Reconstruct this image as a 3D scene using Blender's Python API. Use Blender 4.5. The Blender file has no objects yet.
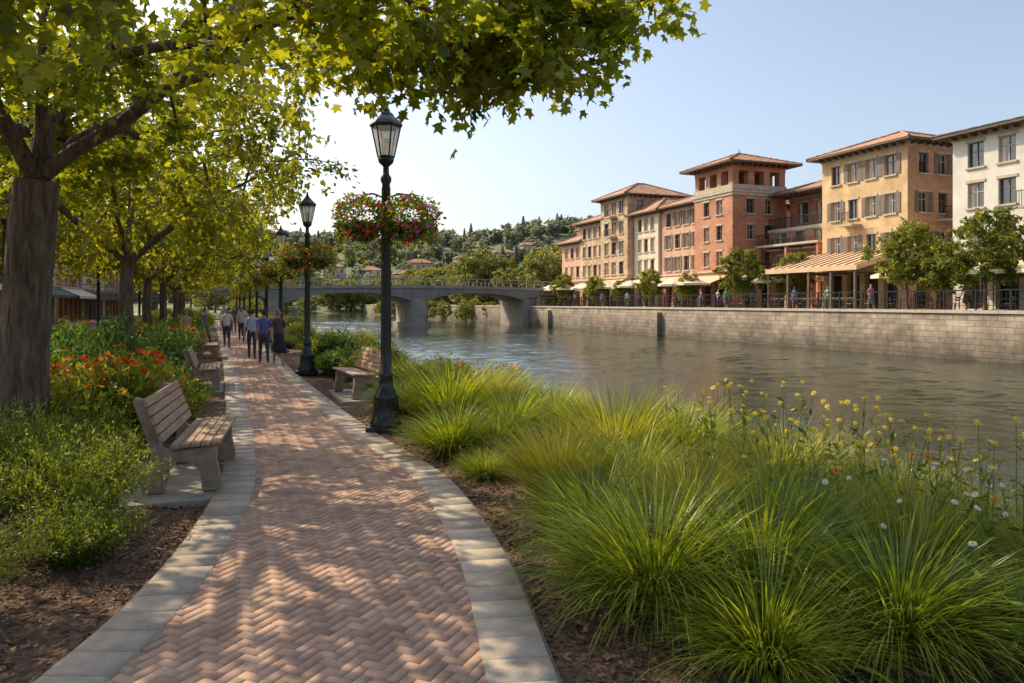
import bpy, math, random
import numpy as np
from mathutils import Vector, Matrix
random.seed(5)
R = np.random.default_rng(7)
SC = bpy.context.scene
COL = SC.collection

# ---------------------------------------------------------------- materials
def newmat(name):
    m = bpy.data.materials.new(name); m.use_nodes = True
    nt = m.node_tree; nt.nodes.clear()
    out = nt.nodes.new('ShaderNodeOutputMaterial')
    return m, nt, out
def N(nt, t, **kw):
    n = nt.nodes.new(t)
    for k, v in kw.items(): setattr(n, k, v)
    return n
def c4(c, k=1.0): return (c[0]*k, c[1]*k, c[2]*k, 1)
KS = 1.17   # wall / paving albedo gain
KL = 1.15   # foliage albedo gain

def surf(name, c1, c2, rough=.8, scale=3.0, bump=.2, bscale=None, metallic=0, tint=False, spec=.5, coords='Object', bdist=.02, stretch=None, tr=(.55, 1.4)):
    m, nt, out = newmat(name)
    L = nt.links.new
    tc = N(nt, 'ShaderNodeTexCoord'); vec = tc.outputs[coords]
    if stretch:
        mp = N(nt, 'ShaderNodeMapping'); mp.inputs['Scale'].default_value = stretch; L(vec, mp.inputs[0]); vec = mp.outputs[0]
    p = N(nt, 'ShaderNodeBsdfPrincipled')
    n1 = N(nt, 'ShaderNodeTexNoise'); n1.inputs['Scale'].default_value = scale; n1.inputs['Detail'].default_value = 8; n1.inputs['Roughness'].default_value = .65
    L(vec, n1.inputs['Vector'])
    cr = N(nt, 'ShaderNodeValToRGB')
    cr.color_ramp.elements[0].position = .32; cr.color_ramp.elements[1].position = .68
    cr.color_ramp.elements[0].color = c4(c1, KS); cr.color_ramp.elements[1].color = c4(c2, KS)
    L(n1.outputs['Fac'], cr.inputs['Fac'])
    col = cr.outputs['Color']
    if tint:
        at = N(nt, 'ShaderNodeAttribute'); at.attribute_name = 'tint'
        mr = N(nt, 'ShaderNodeMapRange'); mr.inputs['To Min'].default_value = tr[0]; mr.inputs['To Max'].default_value = tr[1]
        L(at.outputs['Fac'], mr.inputs['Value'])
        mx = N(nt, 'ShaderNodeVectorMath', operation='SCALE')
        L(col, mx.inputs[0]); L(mr.outputs['Result'], mx.inputs['Scale']); col = mx.outputs['Vector']
    L(col, p.inputs['Base Color'])
    p.inputs['Roughness'].default_value = rough; p.inputs['Metallic'].default_value = metallic
    p.inputs['Specular IOR Level'].default_value = spec
    if bump > 0:
        n2 = N(nt, 'ShaderNodeTexNoise'); n2.inputs['Scale'].default_value = bscale or scale*6; n2.inputs['Detail'].default_value = 6
        L(vec, n2.inputs['Vector'])
        b = N(nt, 'ShaderNodeBump'); b.inputs['Strength'].default_value = bump; b.inputs['Distance'].default_value = bdist
        L(n2.outputs['Fac'], b.inputs['Height']); L(b.outputs['Normal'], p.inputs['Normal'])
    L(p.outputs['BSDF'], out.inputs['Surface'])
    return m

def leafmat(name, dark, light, trans=.45, tcol=None, gloss=.03):
    m, nt, out = newmat(name); L = nt.links.new
    at = N(nt, 'ShaderNodeAttribute'); at.attribute_name = 'tint'
    oi = N(nt, 'ShaderNodeObjectInfo')
    ad = N(nt, 'ShaderNodeMath', operation='MULTIPLY_ADD'); ad.inputs[1].default_value = .36
    L(oi.outputs['Random'], ad.inputs[0]); 
    sb = N(nt, 'ShaderNodeMath', operation='SUBTRACT'); sb.inputs[1].default_value = .18
    L(at.outputs['Fac'], ad.inputs[2]); L(ad.outputs[0], sb.inputs[0])
    cr = N(nt, 'ShaderNodeValToRGB'); cr.color_ramp.elements[0].color = c4(dark, KL); cr.color_ramp.elements[1].color = c4(light, KL)
    L(sb.outputs[0], cr.inputs['Fac'])
    d = N(nt, 'ShaderNodeBsdfDiffuse'); t = N(nt, 'ShaderNodeBsdfTranslucent'); g = N(nt, 'ShaderNodeBsdfGlossy')
    g.inputs['Roughness'].default_value = .42; g.inputs['Color'].default_value = (.8, .85, .7, 1)
    L(cr.outputs['Color'], d.inputs['Color'])
    mm = N(nt, 'ShaderNodeMix', data_type='RGBA', blend_type='MULTIPLY'); mm.inputs['Factor'].default_value = 1
    mm.inputs['B'].default_value = c4(tcol or (1.9, 1.7, .7))
    L(cr.outputs['Color'], mm.inputs['A']); L(mm.outputs['Result'], t.inputs['Color'])
    m1 = N(nt, 'ShaderNodeMixShader'); m1.inputs[0].default_value = trans
    L(d.outputs[0], m1.inputs[1]); L(t.outputs[0], m1.inputs[2])
    m2 = N(nt, 'ShaderNodeMixShader'); m2.inputs[0].default_value = gloss
    L(m1.outputs[0], m2.inputs[1]); L(g.outputs[0], m2.inputs[2])
    L(m2.outputs[0], out.inputs['Surface'])
    return m

def brickmat(name, c1, c2, mortar, w, h, rough=.85, ms=.012, bump=.4, stain=.5, damp=None):
    m, nt, out = newmat(name); L = nt.links.new
    tc = N(nt, 'ShaderNodeTexCoord'); sx = N(nt, 'ShaderNodeSeparateXYZ'); L(tc.outputs['Object'], sx.inputs[0])
    ad = N(nt, 'ShaderNodeMath', operation='ADD'); L(sx.outputs['X'], ad.inputs[0]); L(sx.outputs['Y'], ad.inputs[1])
    cx = N(nt, 'ShaderNodeCombineXYZ'); L(ad.outputs[0], cx.inputs['X']); L(sx.outputs['Z'], cx.inputs['Y'])
    b = N(nt, 'ShaderNodeTexBrick'); L(cx.outputs[0], b.inputs['Vector'])
    b.inputs['Scale'].default_value = 1; b.inputs['Brick Width'].default_value = w; b.inputs['Row Height'].default_value = h
    b.inputs['Mortar Size'].default_value = ms; b.inputs['Color1'].default_value = c4(c1, KS); b.inputs['Color2'].default_value = c4(c2, KS); b.inputs['Mortar'].default_value = c4(mortar, KS)
    b.inputs['Mortar Smooth'].default_value = .3
    n = N(nt, 'ShaderNodeTexNoise'); n.inputs['Scale'].default_value = .55; n.inputs['Detail'].default_value = 11; n.inputs['Roughness'].default_value = .75
    L(tc.outputs['Object'], n.inputs['Vector'])
    mr = N(nt, 'ShaderNodeMapRange'); mr.inputs['From Min'].default_value = .3; mr.inputs['From Max'].default_value = .7
    mr.inputs['To Min'].default_value = 1-stain; mr.inputs['To Max'].default_value = 1+stain*.5
    L(n.outputs['Fac'], mr.inputs['Value']); fac = mr.outputs[0]
    if damp:
        n3 = N(nt, 'ShaderNodeTexNoise'); n3.inputs['Scale'].default_value = .9; n3.inputs['Detail'].default_value = 6; L(tc.outputs['Object'], n3.inputs['Vector'])
        zz = N(nt, 'ShaderNodeMath', operation='MULTIPLY_ADD'); zz.inputs[1].default_value = -1.6; L(n3.outputs['Fac'], zz.inputs[0]); L(sx.outputs['Z'], zz.inputs[2])
        dm = N(nt, 'ShaderNodeMapRange'); dm.inputs['From Min'].default_value = -1.9; dm.inputs['From Max'].default_value = .1; dm.inputs['To Min'].default_value = .38; dm.inputs['To Max'].default_value = 1
        L(zz.outputs[0], dm.inputs['Value']); mu = N(nt, 'ShaderNodeMath', operation='MULTIPLY'); L(fac, mu.inputs[0]); L(dm.outputs[0], mu.inputs[1]); fac = mu.outputs[0]
    mx = N(nt, 'ShaderNodeVectorMath', operation='SCALE'); L(b.outputs['Color'], mx.inputs[0]); L(fac, mx.inputs['Scale'])
    p = N(nt, 'ShaderNodeBsdfPrincipled'); p.inputs['Roughness'].default_value = rough
    L(mx.outputs[0], p.inputs['Base Color'])
    n2 = N(nt, 'ShaderNodeTexNoise'); n2.inputs['Scale'].default_value = 6; n2.inputs['Detail'].default_value = 7; L(tc.outputs['Object'], n2.inputs['Vector'])
    ma = N(nt, 'ShaderNodeMath', operation='MULTIPLY_ADD'); ma.inputs[1].default_value = -1; L(b.outputs['Fac'], ma.inputs[0]); L(n2.outputs['Fac'], ma.inputs[2])
    bp = N(nt, 'ShaderNodeBump'); bp.inputs['Strength'].default_value = bump; bp.inputs['Distance'].default_value = .03
    L(ma.outputs[0], bp.inputs['Height']); L(bp.outputs[0], p.inputs['Normal'])
    L(p.outputs[0], out.inputs['Surface'])
    return m

def roofmat(name, c1, c2):
    m, nt, out = newmat(name); L = nt.links.new
    tc = N(nt, 'ShaderNodeTexCoord')
    vo = N(nt, 'ShaderNodeTexVoronoi'); vo.inputs['Scale'].default_value = 3.2; L(tc.outputs['Object'], vo.inputs['Vector'])
    n = N(nt, 'ShaderNodeTexNoise'); n.inputs['Scale'].default_value = 1.0; n.inputs['Detail'].default_value = 8; L(tc.outputs['Object'], n.inputs['Vector'])
    mx = N(nt, 'ShaderNodeMix', data_type='FLOAT'); mx.inputs['Factor'].default_value = .5
    sr = N(nt, 'ShaderNodeSeparateColor'); L(vo.outputs['Color'], sr.inputs[0]); L(sr.outputs[0], mx.inputs['A']); L(n.outputs['Fac'], mx.inputs['B'])
    cr = N(nt, 'ShaderNodeValToRGB'); cr.color_ramp.elements[0].position = .25; cr.color_ramp.elements[1].position = .75
    cr.color_ramp.elements[0].color = c4(c1, 1.1); cr.color_ramp.elements[1].color = c4(c2, 1.1); L(mx.outputs[0], cr.inputs[0])
    w = N(nt, 'ShaderNodeTexWave', wave_type='BANDS', bands_direction='Z'); w.inputs['Scale'].default_value = 2.2; w.inputs['Distortion'].default_value = .6; L(tc.outputs['Object'], w.inputs['Vector'])
    bp = N(nt, 'ShaderNodeBump'); bp.inputs['Strength'].default_value = .6; bp.inputs['Distance'].default_value = .06; L(w.outputs['Fac'], bp.inputs['Height'])
    p = N(nt, 'ShaderNodeBsdfPrincipled'); p.inputs['Roughness'].default_value = .85; L(cr.outputs[0], p.inputs['Base Color']); L(bp.outputs[0], p.inputs['Normal'])
    L(p.outputs[0], out.inputs['Surface'])
    return m

def plain(name, c, rough=.6, metallic=0, spec=.5):
    m, nt, out = newmat(name)
    p = N(nt, 'ShaderNodeBsdfPrincipled'); p.inputs['Base Color'].default_value = c4(c); p.inputs['Roughness'].default_value = rough
    p.inputs['Metallic'].default_value = metallic; p.inputs['Specular IOR Level'].default_value = spec
    nt.links.new(p.outputs[0], out.inputs['Surface'])
    return m

M = {}
M['leaf'] = leafmat('maple_leaf', (.05, .085, .010), (.25, .28, .028), .56, (2.0, 1.75, .45))
M['leaf_row'] = leafmat('row_leaf', (.06, .085, .010), (.28, .295, .03), .56, (2.0, 1.7, .45))
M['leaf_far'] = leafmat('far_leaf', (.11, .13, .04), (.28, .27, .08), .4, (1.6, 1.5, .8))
M['leaf_hill_hazed'] = leafmat('hill_leaf_hazed', (.17, .19, .155), (.35, .36, .25), .35, (1.3, 1.3, 1.0), 0.0)  # distance haze painted into the leaf colour: pale, desaturated grey-green
M['leaf_quay'] = leafmat('quay_leaf', (.055, .085, .012), (.23, .24, .04), .45)
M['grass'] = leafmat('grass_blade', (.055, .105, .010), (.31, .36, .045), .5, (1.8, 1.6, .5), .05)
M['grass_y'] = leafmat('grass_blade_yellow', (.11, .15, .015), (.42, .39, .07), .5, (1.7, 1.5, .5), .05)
M['shrub'] = leafmat('shrub_leaf', (.045, .085, .015), (.24, .28, .045), .45, (1.8, 1.6, .5))
M['shrub_d'] = leafmat('dark_leaf', (.025, .07, .018), (.12, .19, .045), .35, (1.6, 1.6, .6))
def petal(n, a, b): return leafmat('petal_'+n, c4(a, 1/KL)[:3], c4(b, 1/KL)[:3], .35, (1.2, 1.1, 1.1), .02)
M['p_red'] = petal('red', (.6, .03, .015), (.85, .10, .04))
M['p_org'] = petal('orange', (.7, .18, .02), (.9, .36, .05))
M['p_yel'] = petal('yellow', (.8, .55, .03), (.9, .75, .08))
M['p_pink'] = petal('pink', (.6, .07, .2), (.85, .25, .4))
M['p_pur'] = petal('purple', (.3, .07, .35), (.55, .2, .55))
M['p_wht'] = petal('white', (.75, .72, .65), (.85, .85, .8))
M['bark'] = surf('bark', (.04, .027, .018), (.20, .14, .095), .95, 4.5, 1.0, 8, bdist=.09, stretch=(3.2, 3.2, .55))
M['wood'] = surf('weathered_wood', (.22, .13, .08), (.44, .29, .19), .7, 5, .4, 25, stretch=(4, .5, 4))
M['cast'] = surf('bench_support', (.18, .125, .09), (.32, .235, .17), .8, 8, .3, 50)
M['iron'] = surf('black_painted_iron', (.006, .009, .010), (.014, .021, .022), .32, 6, .08, 40)
M['brick_p'] = surf('paver_brick', (.31, .185, .13), (.45, .295, .21), .85, 3, .35, 120, tint=True, tr=(.68, 1.3))
M['stone_b'] = surf('border_stone', (.29, .235, .185), (.42, .355, .285), .85, 7, .35, 90, tint=True, tr=(.75, 1.25))
M['joint'] = surf('joint_sand', (.12, .085, .065), (.20, .15, .115), .95, 30, .2)
M['chip'] = surf('bark_chip', (.08, .042, .025), (.27, .15, .085), .9, 20, 0, tint=True)
M['dead'] = surf('fallen_leaf', (.24, .12, .04), (.44, .27, .1), .8, 20, 0, tint=True)
M['concrete'] = surf('concrete', (.20, .175, .145), (.35, .315, .265), .9, .8, .4, 12)
M['concrete_d'] = surf('bridge_concrete', (.15, .145, .14), (.27, .26, .24), .9, .5, .4, 8)
M['quay'] = brickmat('quay_stone', (.31, .245, .18), (.42, .345, .26), (.22, .18, .14), .9, .34, ms=.018, bump=1.0, stain=.65, damp=True)
M['brick_red'] = brickmat('red_brick', (.40, .145, .075), (.50, .22, .12), (.38, .28, .2), .32, .11, ms=.012, stain=.4)
M['brick_org'] = brickmat('orange_brick', (.48, .24, .12), (.56, .31, .17), (.42, .3, .22), .32, .11, ms=.012, stain=.4)
M['stone_t'] = brickmat('tan_stone', (.42, .285, .175), (.54, .385, .25), (.38, .28, .2), .7, .3, ms=.015, stain=.45)
M['ochre'] = surf('ochre_stucco', (.40, .255, .13), (.62, .45, .25), .9, .8, .3, 10)
M['cream'] = surf('cream_stucco', (.47, .39, .29), (.62, .54, .43), .9, .8, .3, 10)
M['white'] = surf('white_stucco', (.47, .44, .38), (.62, .59, .53), .9, .8, .3, 10)
M['pinkish'] = surf('rose_stucco', (.42, .23, .15), (.56, .345, .24), .9, .8, .3, 10)
M['trim'] = surf('stone_trim', (.34, .28, .21), (.47, .39, .31), .8, 2, .2)
M['trim_d'] = surf('dark_timber', (.06, .04, .028), (.13, .085, .055), .7, 3, .2)
M['shutter'] = surf('shutter_paint', (.10, .08, .065), (.17, .13, .10), .6, 3, .1)
M['glass'] = plain('window_glass', (.03, .04, .05), .08, 0, 1.0)
M['roof'] = roofmat('terracotta_tiles', (.24, .12, .07), (.50, .28, .17))
M['roof_g'] = roofmat('slate_tiles', (.12, .11, .10), (.24, .22, .20))
M['awn'] = surf('canvas_awning', (.52, .33, .18), (.62, .43, .27), .8, 2, .1)
M['awn_g'] = surf('dark_awning', (.04, .07, .06), (.07, .11, .09), .8, 2, .1)
M['umb'] = surf('canvas_umbrella', (.55, .45, .32), (.67, .57, .43), .8, 2, .1)
M['promen'] = surf('promenade_paving', (.32, .28, .23), (.43, .38, .32), .9, 1, .2)
M['asphalt'] = surf('asphalt', (.04, .04, .04), (.06, .058, .056), .9, 2, .3)
M['skin'] = plain('skin', (.45, .25, .17), .55)
M['hair'] = plain('hair', (.03, .02, .012), .6)

def lantern_glass():
    m, nt, out = newmat('lantern_glass'); L = nt.links.new
    d = N(nt, 'ShaderNodeBsdfDiffuse'); d.inputs[0].default_value = (.78, .74, .64, 1)
    t = N(nt, 'ShaderNodeBsdfTranslucent'); t.inputs[0].default_value = (.88, .82, .7, 1)
    g = N(nt, 'ShaderNodeBsdfGlossy'); g.inputs['Roughness'].default_value = .1
    tr = N(nt, 'ShaderNodeBsdfTransparent')
    a = N(nt, 'ShaderNodeMixShader'); a.inputs[0].default_value = .5; L(d.outputs[0], a.inputs[1]); L(t.outputs[0], a.inputs[2])
    b = N(nt, 'ShaderNodeMixShader'); b.inputs[0].default_value = .35; L(a.outputs[0], b.inputs[1]); L(tr.outputs[0], b.inputs[2])
    c = N(nt, 'ShaderNodeMixShader'); c.inputs[0].default_value = .12; L(b.outputs[0], c.inputs[1]); L(g.outputs[0], c.inputs[2])
    L(c.outputs[0], out.inputs[0]); return m
M['lglass'] = lantern_glass()

def groundmat():
    m, nt, out = newmat('soil_and_grass'); L = nt.links.new
    tc = N(nt, 'ShaderNodeTexCoord'); 
    def ramp(sc, a, b):
        n = N(nt, 'ShaderNodeTexNoise'); n.inputs['Scale'].default_value = sc; n.inputs['Detail'].default_value = 10; n.inputs['Roughness'].default_value = .75
        L(tc.outputs['Object'], n.inputs['Vector'])
        r = N(nt, 'ShaderNodeValToRGB'); r.color_ramp.elements[0].position = .35; r.color_ramp.elements[1].position = .68
        r.color_ramp.elements[0].color = c4(a); r.color_ramp.elements[1].color = c4(b); L(n.outputs['Fac'], r.inputs[0]); return n, r
    n1, r1 = ramp(9, (.065, .036, .022), (.23, .135, .08))
    n2, r2 = ramp(.15, (.12, .14, .07), (.24, .25, .13))
    sx = N(nt, 'ShaderNodeSeparateXYZ'); L(tc.outputs['Object'], sx.inputs[0])
    mr = N(nt, 'ShaderNodeMapRange'); mr.inputs['From Min'].default_value = 60; mr.inputs['From Max'].default_value = 90; L(sx.outputs['Y'], mr.inputs['Value'])
    mx = N(nt, 'ShaderNodeMix', data_type='RGBA'); L(mr.outputs[0], mx.inputs['Factor']); L(r1.outputs[0], mx.inputs['A']); L(r2.outputs[0], mx.inputs['B'])
    p = N(nt, 'ShaderNodeBsdfPrincipled'); p.inputs['Roughness'].default_value = .95; L(mx.outputs['Result'], p.inputs['Base Color'])
    v = N(nt, 'ShaderNodeTexVoronoi'); v.inputs['Scale'].default_value = 28; L(tc.outputs['Object'], v.inputs['Vector'])
    b = N(nt, 'ShaderNodeBump'); b.inputs['Strength'].default_value = 1; b.inputs['Distance'].default_value = .03; L(v.outputs['Distance'], b.inputs['Height']); L(b.outputs[0], p.inputs['Normal'])
    L(p.outputs[0], out.inputs[0]); return m
M['ground'] = groundmat()

def watermat():
    m, nt, out = newmat('river_water'); L = nt.links.new
    tc = N(nt, 'ShaderNodeTexCoord')
    mp = N(nt, 'ShaderNodeMapping'); mp.inputs['Scale'].default_value = (.8, 1.0, 1); mp.inputs['Rotation'].default_value = (0, 0, .35); L(tc.outputs['Object'], mp.inputs[0])
    a = N(nt, 'ShaderNodeTexNoise'); a.inputs['Scale'].default_value = 5.5; a.inputs['Detail'].default_value = 4; a.inputs['Roughness'].default_value = .55; a.inputs['Distortion'].default_value = .5
    L(mp.outputs[0], a.inputs['Vector'])
    bp = N(nt, 'ShaderNodeBump'); bp.inputs['Strength'].default_value = .75; bp.inputs['Distance'].default_value = .024; L(a.outputs['Fac'], bp.inputs['Height'])
    p = N(nt, 'ShaderNodeBsdfPrincipled'); p.inputs['Base Color'].default_value = (.028, .038, .022, 1); p.inputs['Roughness'].default_value = .04; p.inputs['IOR'].default_value = 1.33
    L(bp.outputs[0], p.inputs['Normal']); L(p.outputs[0], out.inputs[0]); return m
M['water'] = watermat()

# ---------------------------------------------------------------- mesh helpers
def add_obj(name, me, loc=(0, 0, 0), rz=0, sc=1, parent=None):
    o = bpy.data.objects.new(name, me); COL.objects.link(o)
    o.location = loc; o.rotation_euler = (0, 0, rz)
    o.scale = (sc, sc, sc) if not hasattr(sc, '__len__') else sc
    if parent: o.parent = parent
    return o
def empty(name, loc=(0, 0, 0), rz=0, sc=1):
    o = add_obj(name, None, loc, rz, sc); o.empty_display_size = .3; return o

def np_mesh(name, groups, mats, smooth=False):
    """groups: (V, F, matidx, tint)"""
    Vs, loops, starts, mi, ti = [], [], [], [], []
    off = 0; ls = 0
    for V, F, m_, t in groups:
        V = np.asarray(V, dtype=np.float32).reshape(-1, 3); F = np.asarray(F, dtype=np.int64)
        if len(F) == 0: continue
        Vs.append(V); loops.append((F+off).ravel()); k = F.shape[1]
        starts.append(ls+np.arange(F.shape[0])*k); ls += F.size
        mi.append(np.full(F.shape[0], m_) if np.isscalar(m_) else m_)
        ti.append(np.broadcast_to(np.asarray(t, dtype=np.float32), (V.shape[0],)))
        off += V.shape[0]
    V = np.concatenate(Vs); Lp = np.concatenate(loops); S = np.concatenate(starts); mi = np.concatenate(mi); ti = np.concatenate(ti)
    me = bpy.data.meshes.new(name)
    me.vertices.add(len(V)); me.vertices.foreach_set('co', V.ravel())
    me.loops.add(len(Lp)); me.loops.foreach_set('vertex_index', Lp.astype(np.int32))
    me.polygons.add(len(S)); me.polygons.foreach_set('loop_start', S.astype(np.int32))
    for m_ in mats: me.materials.append(m_)
    me.polygons.foreach_set('material_index', mi.astype(np.int32))
    me.update(calc_edges=True)
    a = me.attributes.new('tint', 'FLOAT', 'POINT'); a.data.foreach_set('value', ti.astype(np.float32))
    if smooth: me.polygons.foreach_set('use_smooth', np.ones(len(S), dtype=bool))
    return me

def nrm(a): return a/np.maximum(np.linalg.norm(a, axis=-1, keepdims=True), 1e-9)
LEAF5 = np.array([(0, 0, 0), (.40, .02, -.05), (.26, .30, -.02), (.55, .62, -.12), (.2, .62, -.02), (0, 1, -.1), (-.2, .62, -.02), (-.55, .62, -.12), (-.26, .30, -.02), (-.40, .02, -.05)])
LEAF4 = np.array([(0, 0, 0), (.34, .5, -.06), (0, 1, -.08), (-.34, .5, -.06)])
LEAFN = np.array([(0, 0, 0), (.16, .45, -.03), (0, 1, -.1), (-.16, .45, -.03)])
def place(tp, pos, D, Nn, size):
    D = nrm(D); B = nrm(np.cross(D, Nn)); Nn = np.cross(B, D)
    n = len(pos); k = len(tp)
    s = np.asarray(size).reshape(-1, 1, 1)*np.ones((n, 1, 1))
    V = pos[:, None, :]+s*(tp[None, :, 0, None]*B[:, None, :]+tp[None, :, 1, None]*D[:, None, :]+tp[None, :, 2, None]*Nn[:, None, :])
    F = np.arange(n*k).reshape(n, k)
    return V.reshape(-1, 3), F
def rdir(n, r=R): return nrm(r.normal(size=(n, 3)))

def tube(P, rad, n=7):
    P = np.asarray(P, float); rad = np.asarray(rad, float); m = len(P)
    T = np.gradient(P, axis=0); T = nrm(T)
    up = np.array([0, 0, 1.]) if abs(T[0][2]) < .9 else np.array([1., 0, 0])
    A = nrm(np.cross(T, np.broadcast_to(up, T.shape))+1e-6); Bv = np.cross(T, A)
    th = np.linspace(0, 2*np.pi, n, endpoint=False)
    V = P[:, None]+rad[:, None, None]*(np.cos(th)[None, :, None]*A[:, None]+np.sin(th)[None, :, None]*Bv[:, None])
    i = np.arange(m-1)[:, None]*n; j = np.arange(n)[None]
    F = np.stack([i+j, i+(j+1) % n, i+n+(j+1) % n, i+n+j], -1).reshape(-1, 4)
    return V.reshape(-1, 3), F

class MB:
    def __init__(s): s.v = []; s.f = []; s.m = []; s.mats = []; s.sm = []
    def mi(s, m):
        if m not in s.mats: s.mats.append(m)
        return s.mats.index(m)
    def add(s, V, F, m, smooth=False):
        o = len(s.v); s.v += [tuple(map(float, p)) for p in V]; k = s.mi(m)
        for f in F: s.f.append([int(i)+o for i in f]); s.m.append(k); s.sm.append(smooth)
    def quad(s, a, b, c, d, m): s.add([a, b, c, d], [(0, 1, 2, 3)], m)
    def box(s, a, b, m):
        x0, x1 = sorted((a[0], b[0])); y0, y1 = sorted((a[1], b[1])); z0, z1 = sorted((a[2], b[2]))
        V = [(x0, y0, z0), (x1, y0, z0), (x1, y1, z0), (x0, y1, z0), (x0, y0, z1), (x1, y0, z1), (x1, y1, z1), (x0, y1, z1)]
        s.add(V, [(0, 3, 2, 1), (4, 5, 6, 7), (0, 1, 5, 4), (1, 2, 6, 5), (2, 3, 7, 6), (3, 0, 4, 7)], m)
    def tube(s, P, r, m, n=8, smooth=True):
        V, F = tube(P, r, n); s.add(V, F, m, smooth)
        s.add(V[:n], [tuple(range(n))[::-1]], m); s.add(V[-n:], [tuple(range(n))], m)
    def lathe(s, prof, m, n=16, c=(0, 0, 0), smooth=True):
        V = []; 
        for r, z in prof:
            for k in range(n):
                a = 2*math.pi*k/n; V.append((c[0]+r*math.cos(a), c[1]+r*math.sin(a), c[2]+z))
        F = [(i*n+k, i*n+(k+1) % n, (i+1)*n+(k+1) % n, (i+1)*n+k) for i in range(len(prof)-1) for k in range(n)]
        s.add(V, F, m, smooth)
    def extr(s, poly, axis, a, b, m):
        n = len(poly)
        if axis == 'y': V = [(p, a, q) for p, q in poly]+[(p, b, q) for p, q in poly]
        else: V = [(a, p, q) for p, q in poly]+[(b, p, q) for p, q in poly]
        F = [(i, (i+1) % n, n+(i+1) % n, n+i) for i in range(n)]+[tuple(range(n))[::-1], tuple(range(n, 2*n))]
        s.add(V, F, m)
    def mesh(s, name, bevel=0):
        me = bpy.data.meshes.new(name); me.from_pydata(s.v, [], s.f)
        for m in s.mats: me.materials.append(m)
        me.polygons.foreach_set('material_index', s.m); me.polygons.foreach_set('use_smooth', s.sm); me.update()
        return me
    def obj(s, name, loc=(0, 0, 0), rz=0, sc=1, parent=None, bevel=0):
        o = add_obj(name, s.mesh(name), loc, rz, sc, parent)
        if bevel:
            b = o.modifiers.new('bevel', 'BEVEL'); b.width = bevel; b.segments = 2; b.limit_method = 'ANGLE'
        return o

# ---------------------------------------------------------------- terrain
def ss(a, b, x):
    t = np.clip((x-a)/(b-a), 0, 1); return t*t*(3-2*t)
def ghgt(x, y):
    x = np.asarray(x, float); y = np.asarray(y, float)
    bank = 4.9+.35*np.sin(y*.23)+.2*np.sin(y*.61+1)
    z = -2.6*ss(bank, bank+3.4, x)
    z = z+.05*np.sin(x*1.7+y*.9)*np.sin(y*1.3)*(1-ss(60, 90, y))*(x < 9)-.03
    z = np.where(x > 39.3, 1.49, z)
    far = ss(215, 250, y)
    z = z*(1-far)+far*1.5
    g = lambda cx, cy, a, s1, s2: a*np.exp(-((x-cx)/s1)**2-((y-cy)/s2)**2)
    h = g(250, 480, 46, 95, 110)+g(120, 560, 38, 90, 110)+g(-40, 540, 36, 110, 120)+g(-260, 520, 40, 140, 130)+g(480, 520, 40, 150, 120)+g(60, 420, 12, 60, 60)
    h = h+2.5*np.sin(x*.031+1)*np.sin(y*.027)*ss(260, 340, y)
    return z+h*ss(215, 330, y)
xs = np.unique(np.concatenate([np.linspace(-3000, -400, 12), np.linspace(-400, -30, 30), np.linspace(-30, -8, 16), np.linspace(-8, 10, 73), np.linspace(10, 39.25, 10), [39.3, 39.35], np.linspace(40, 80, 8), np.linspace(90, 700, 50), np.linspace(750, 3000, 10)]))
ys = np.unique(np.concatenate([np.linspace(-400, -10, 8), np.linspace(-8, 30, 120), np.linspace(31, 100, 60), np.linspace(104, 700, 80), np.linspace(760, 4000, 14)]))
def grid(xs, ys, zf):
    GX, GY = np.meshgrid(xs, ys)
    V = np.stack([GX, GY, zf(GX, GY)], -1).reshape(-1, 3)
    nx, ny = len(xs), len(ys); i = np.arange(ny-1)[:, None]*nx; j = np.arange(nx-1)[None]
    return V, np.stack([i+j, i+j+1, i+nx+j+1, i+nx+j], -1).reshape(-1, 4)
V, F = grid(xs, ys, ghgt)
add_obj('ground', np_mesh('ground', [(V, F, 0, .5)], [M['ground']], True))
rw = np.random.default_rng(55)
WV = []
for k in range(60):
    lam = math.exp(rw.uniform(math.log(.5), math.log(4.0))); th = rw.normal(1.9, .8); WV.append((2*math.pi/lam*math.cos(th), 2*math.pi/lam*math.sin(th), rw.uniform(0, 6.28), .0027*lam**.8))
def wz(x, y):
    z = np.zeros_like(x)-1.2; xx = x+.35*np.sin(y*.7)+.2*np.sin(y*1.9+x); yy_ = y+.35*np.sin(x*.6+1)+.2*np.sin(x*1.7-y*.8)
    am = .7+.35*np.sin(x*.17+y*.05+1.3)*np.sin(y*.09-x*.04)+.2*np.sin(x*.43+y*.21)
    for kx, ky, p, a in WV: z += a*np.sin(kx*xx+ky*yy_+p)*np.clip(am, .25, 1.2)
    return z
wxs = np.concatenate([np.arange(4.5, 24, .11), np.arange(24, 39.3, .2)])
wys = np.concatenate([[-60, -30, -10], np.arange(-4, 30, .11), np.arange(30, 70, .2), np.arange(70, 130, .5), np.arange(130, 262, 2.)])
V, F = grid(wxs, wys, wz)
add_obj('river_water', np_mesh('river_water', [(V, F, 0, .5)], [M['water']], True))

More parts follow.
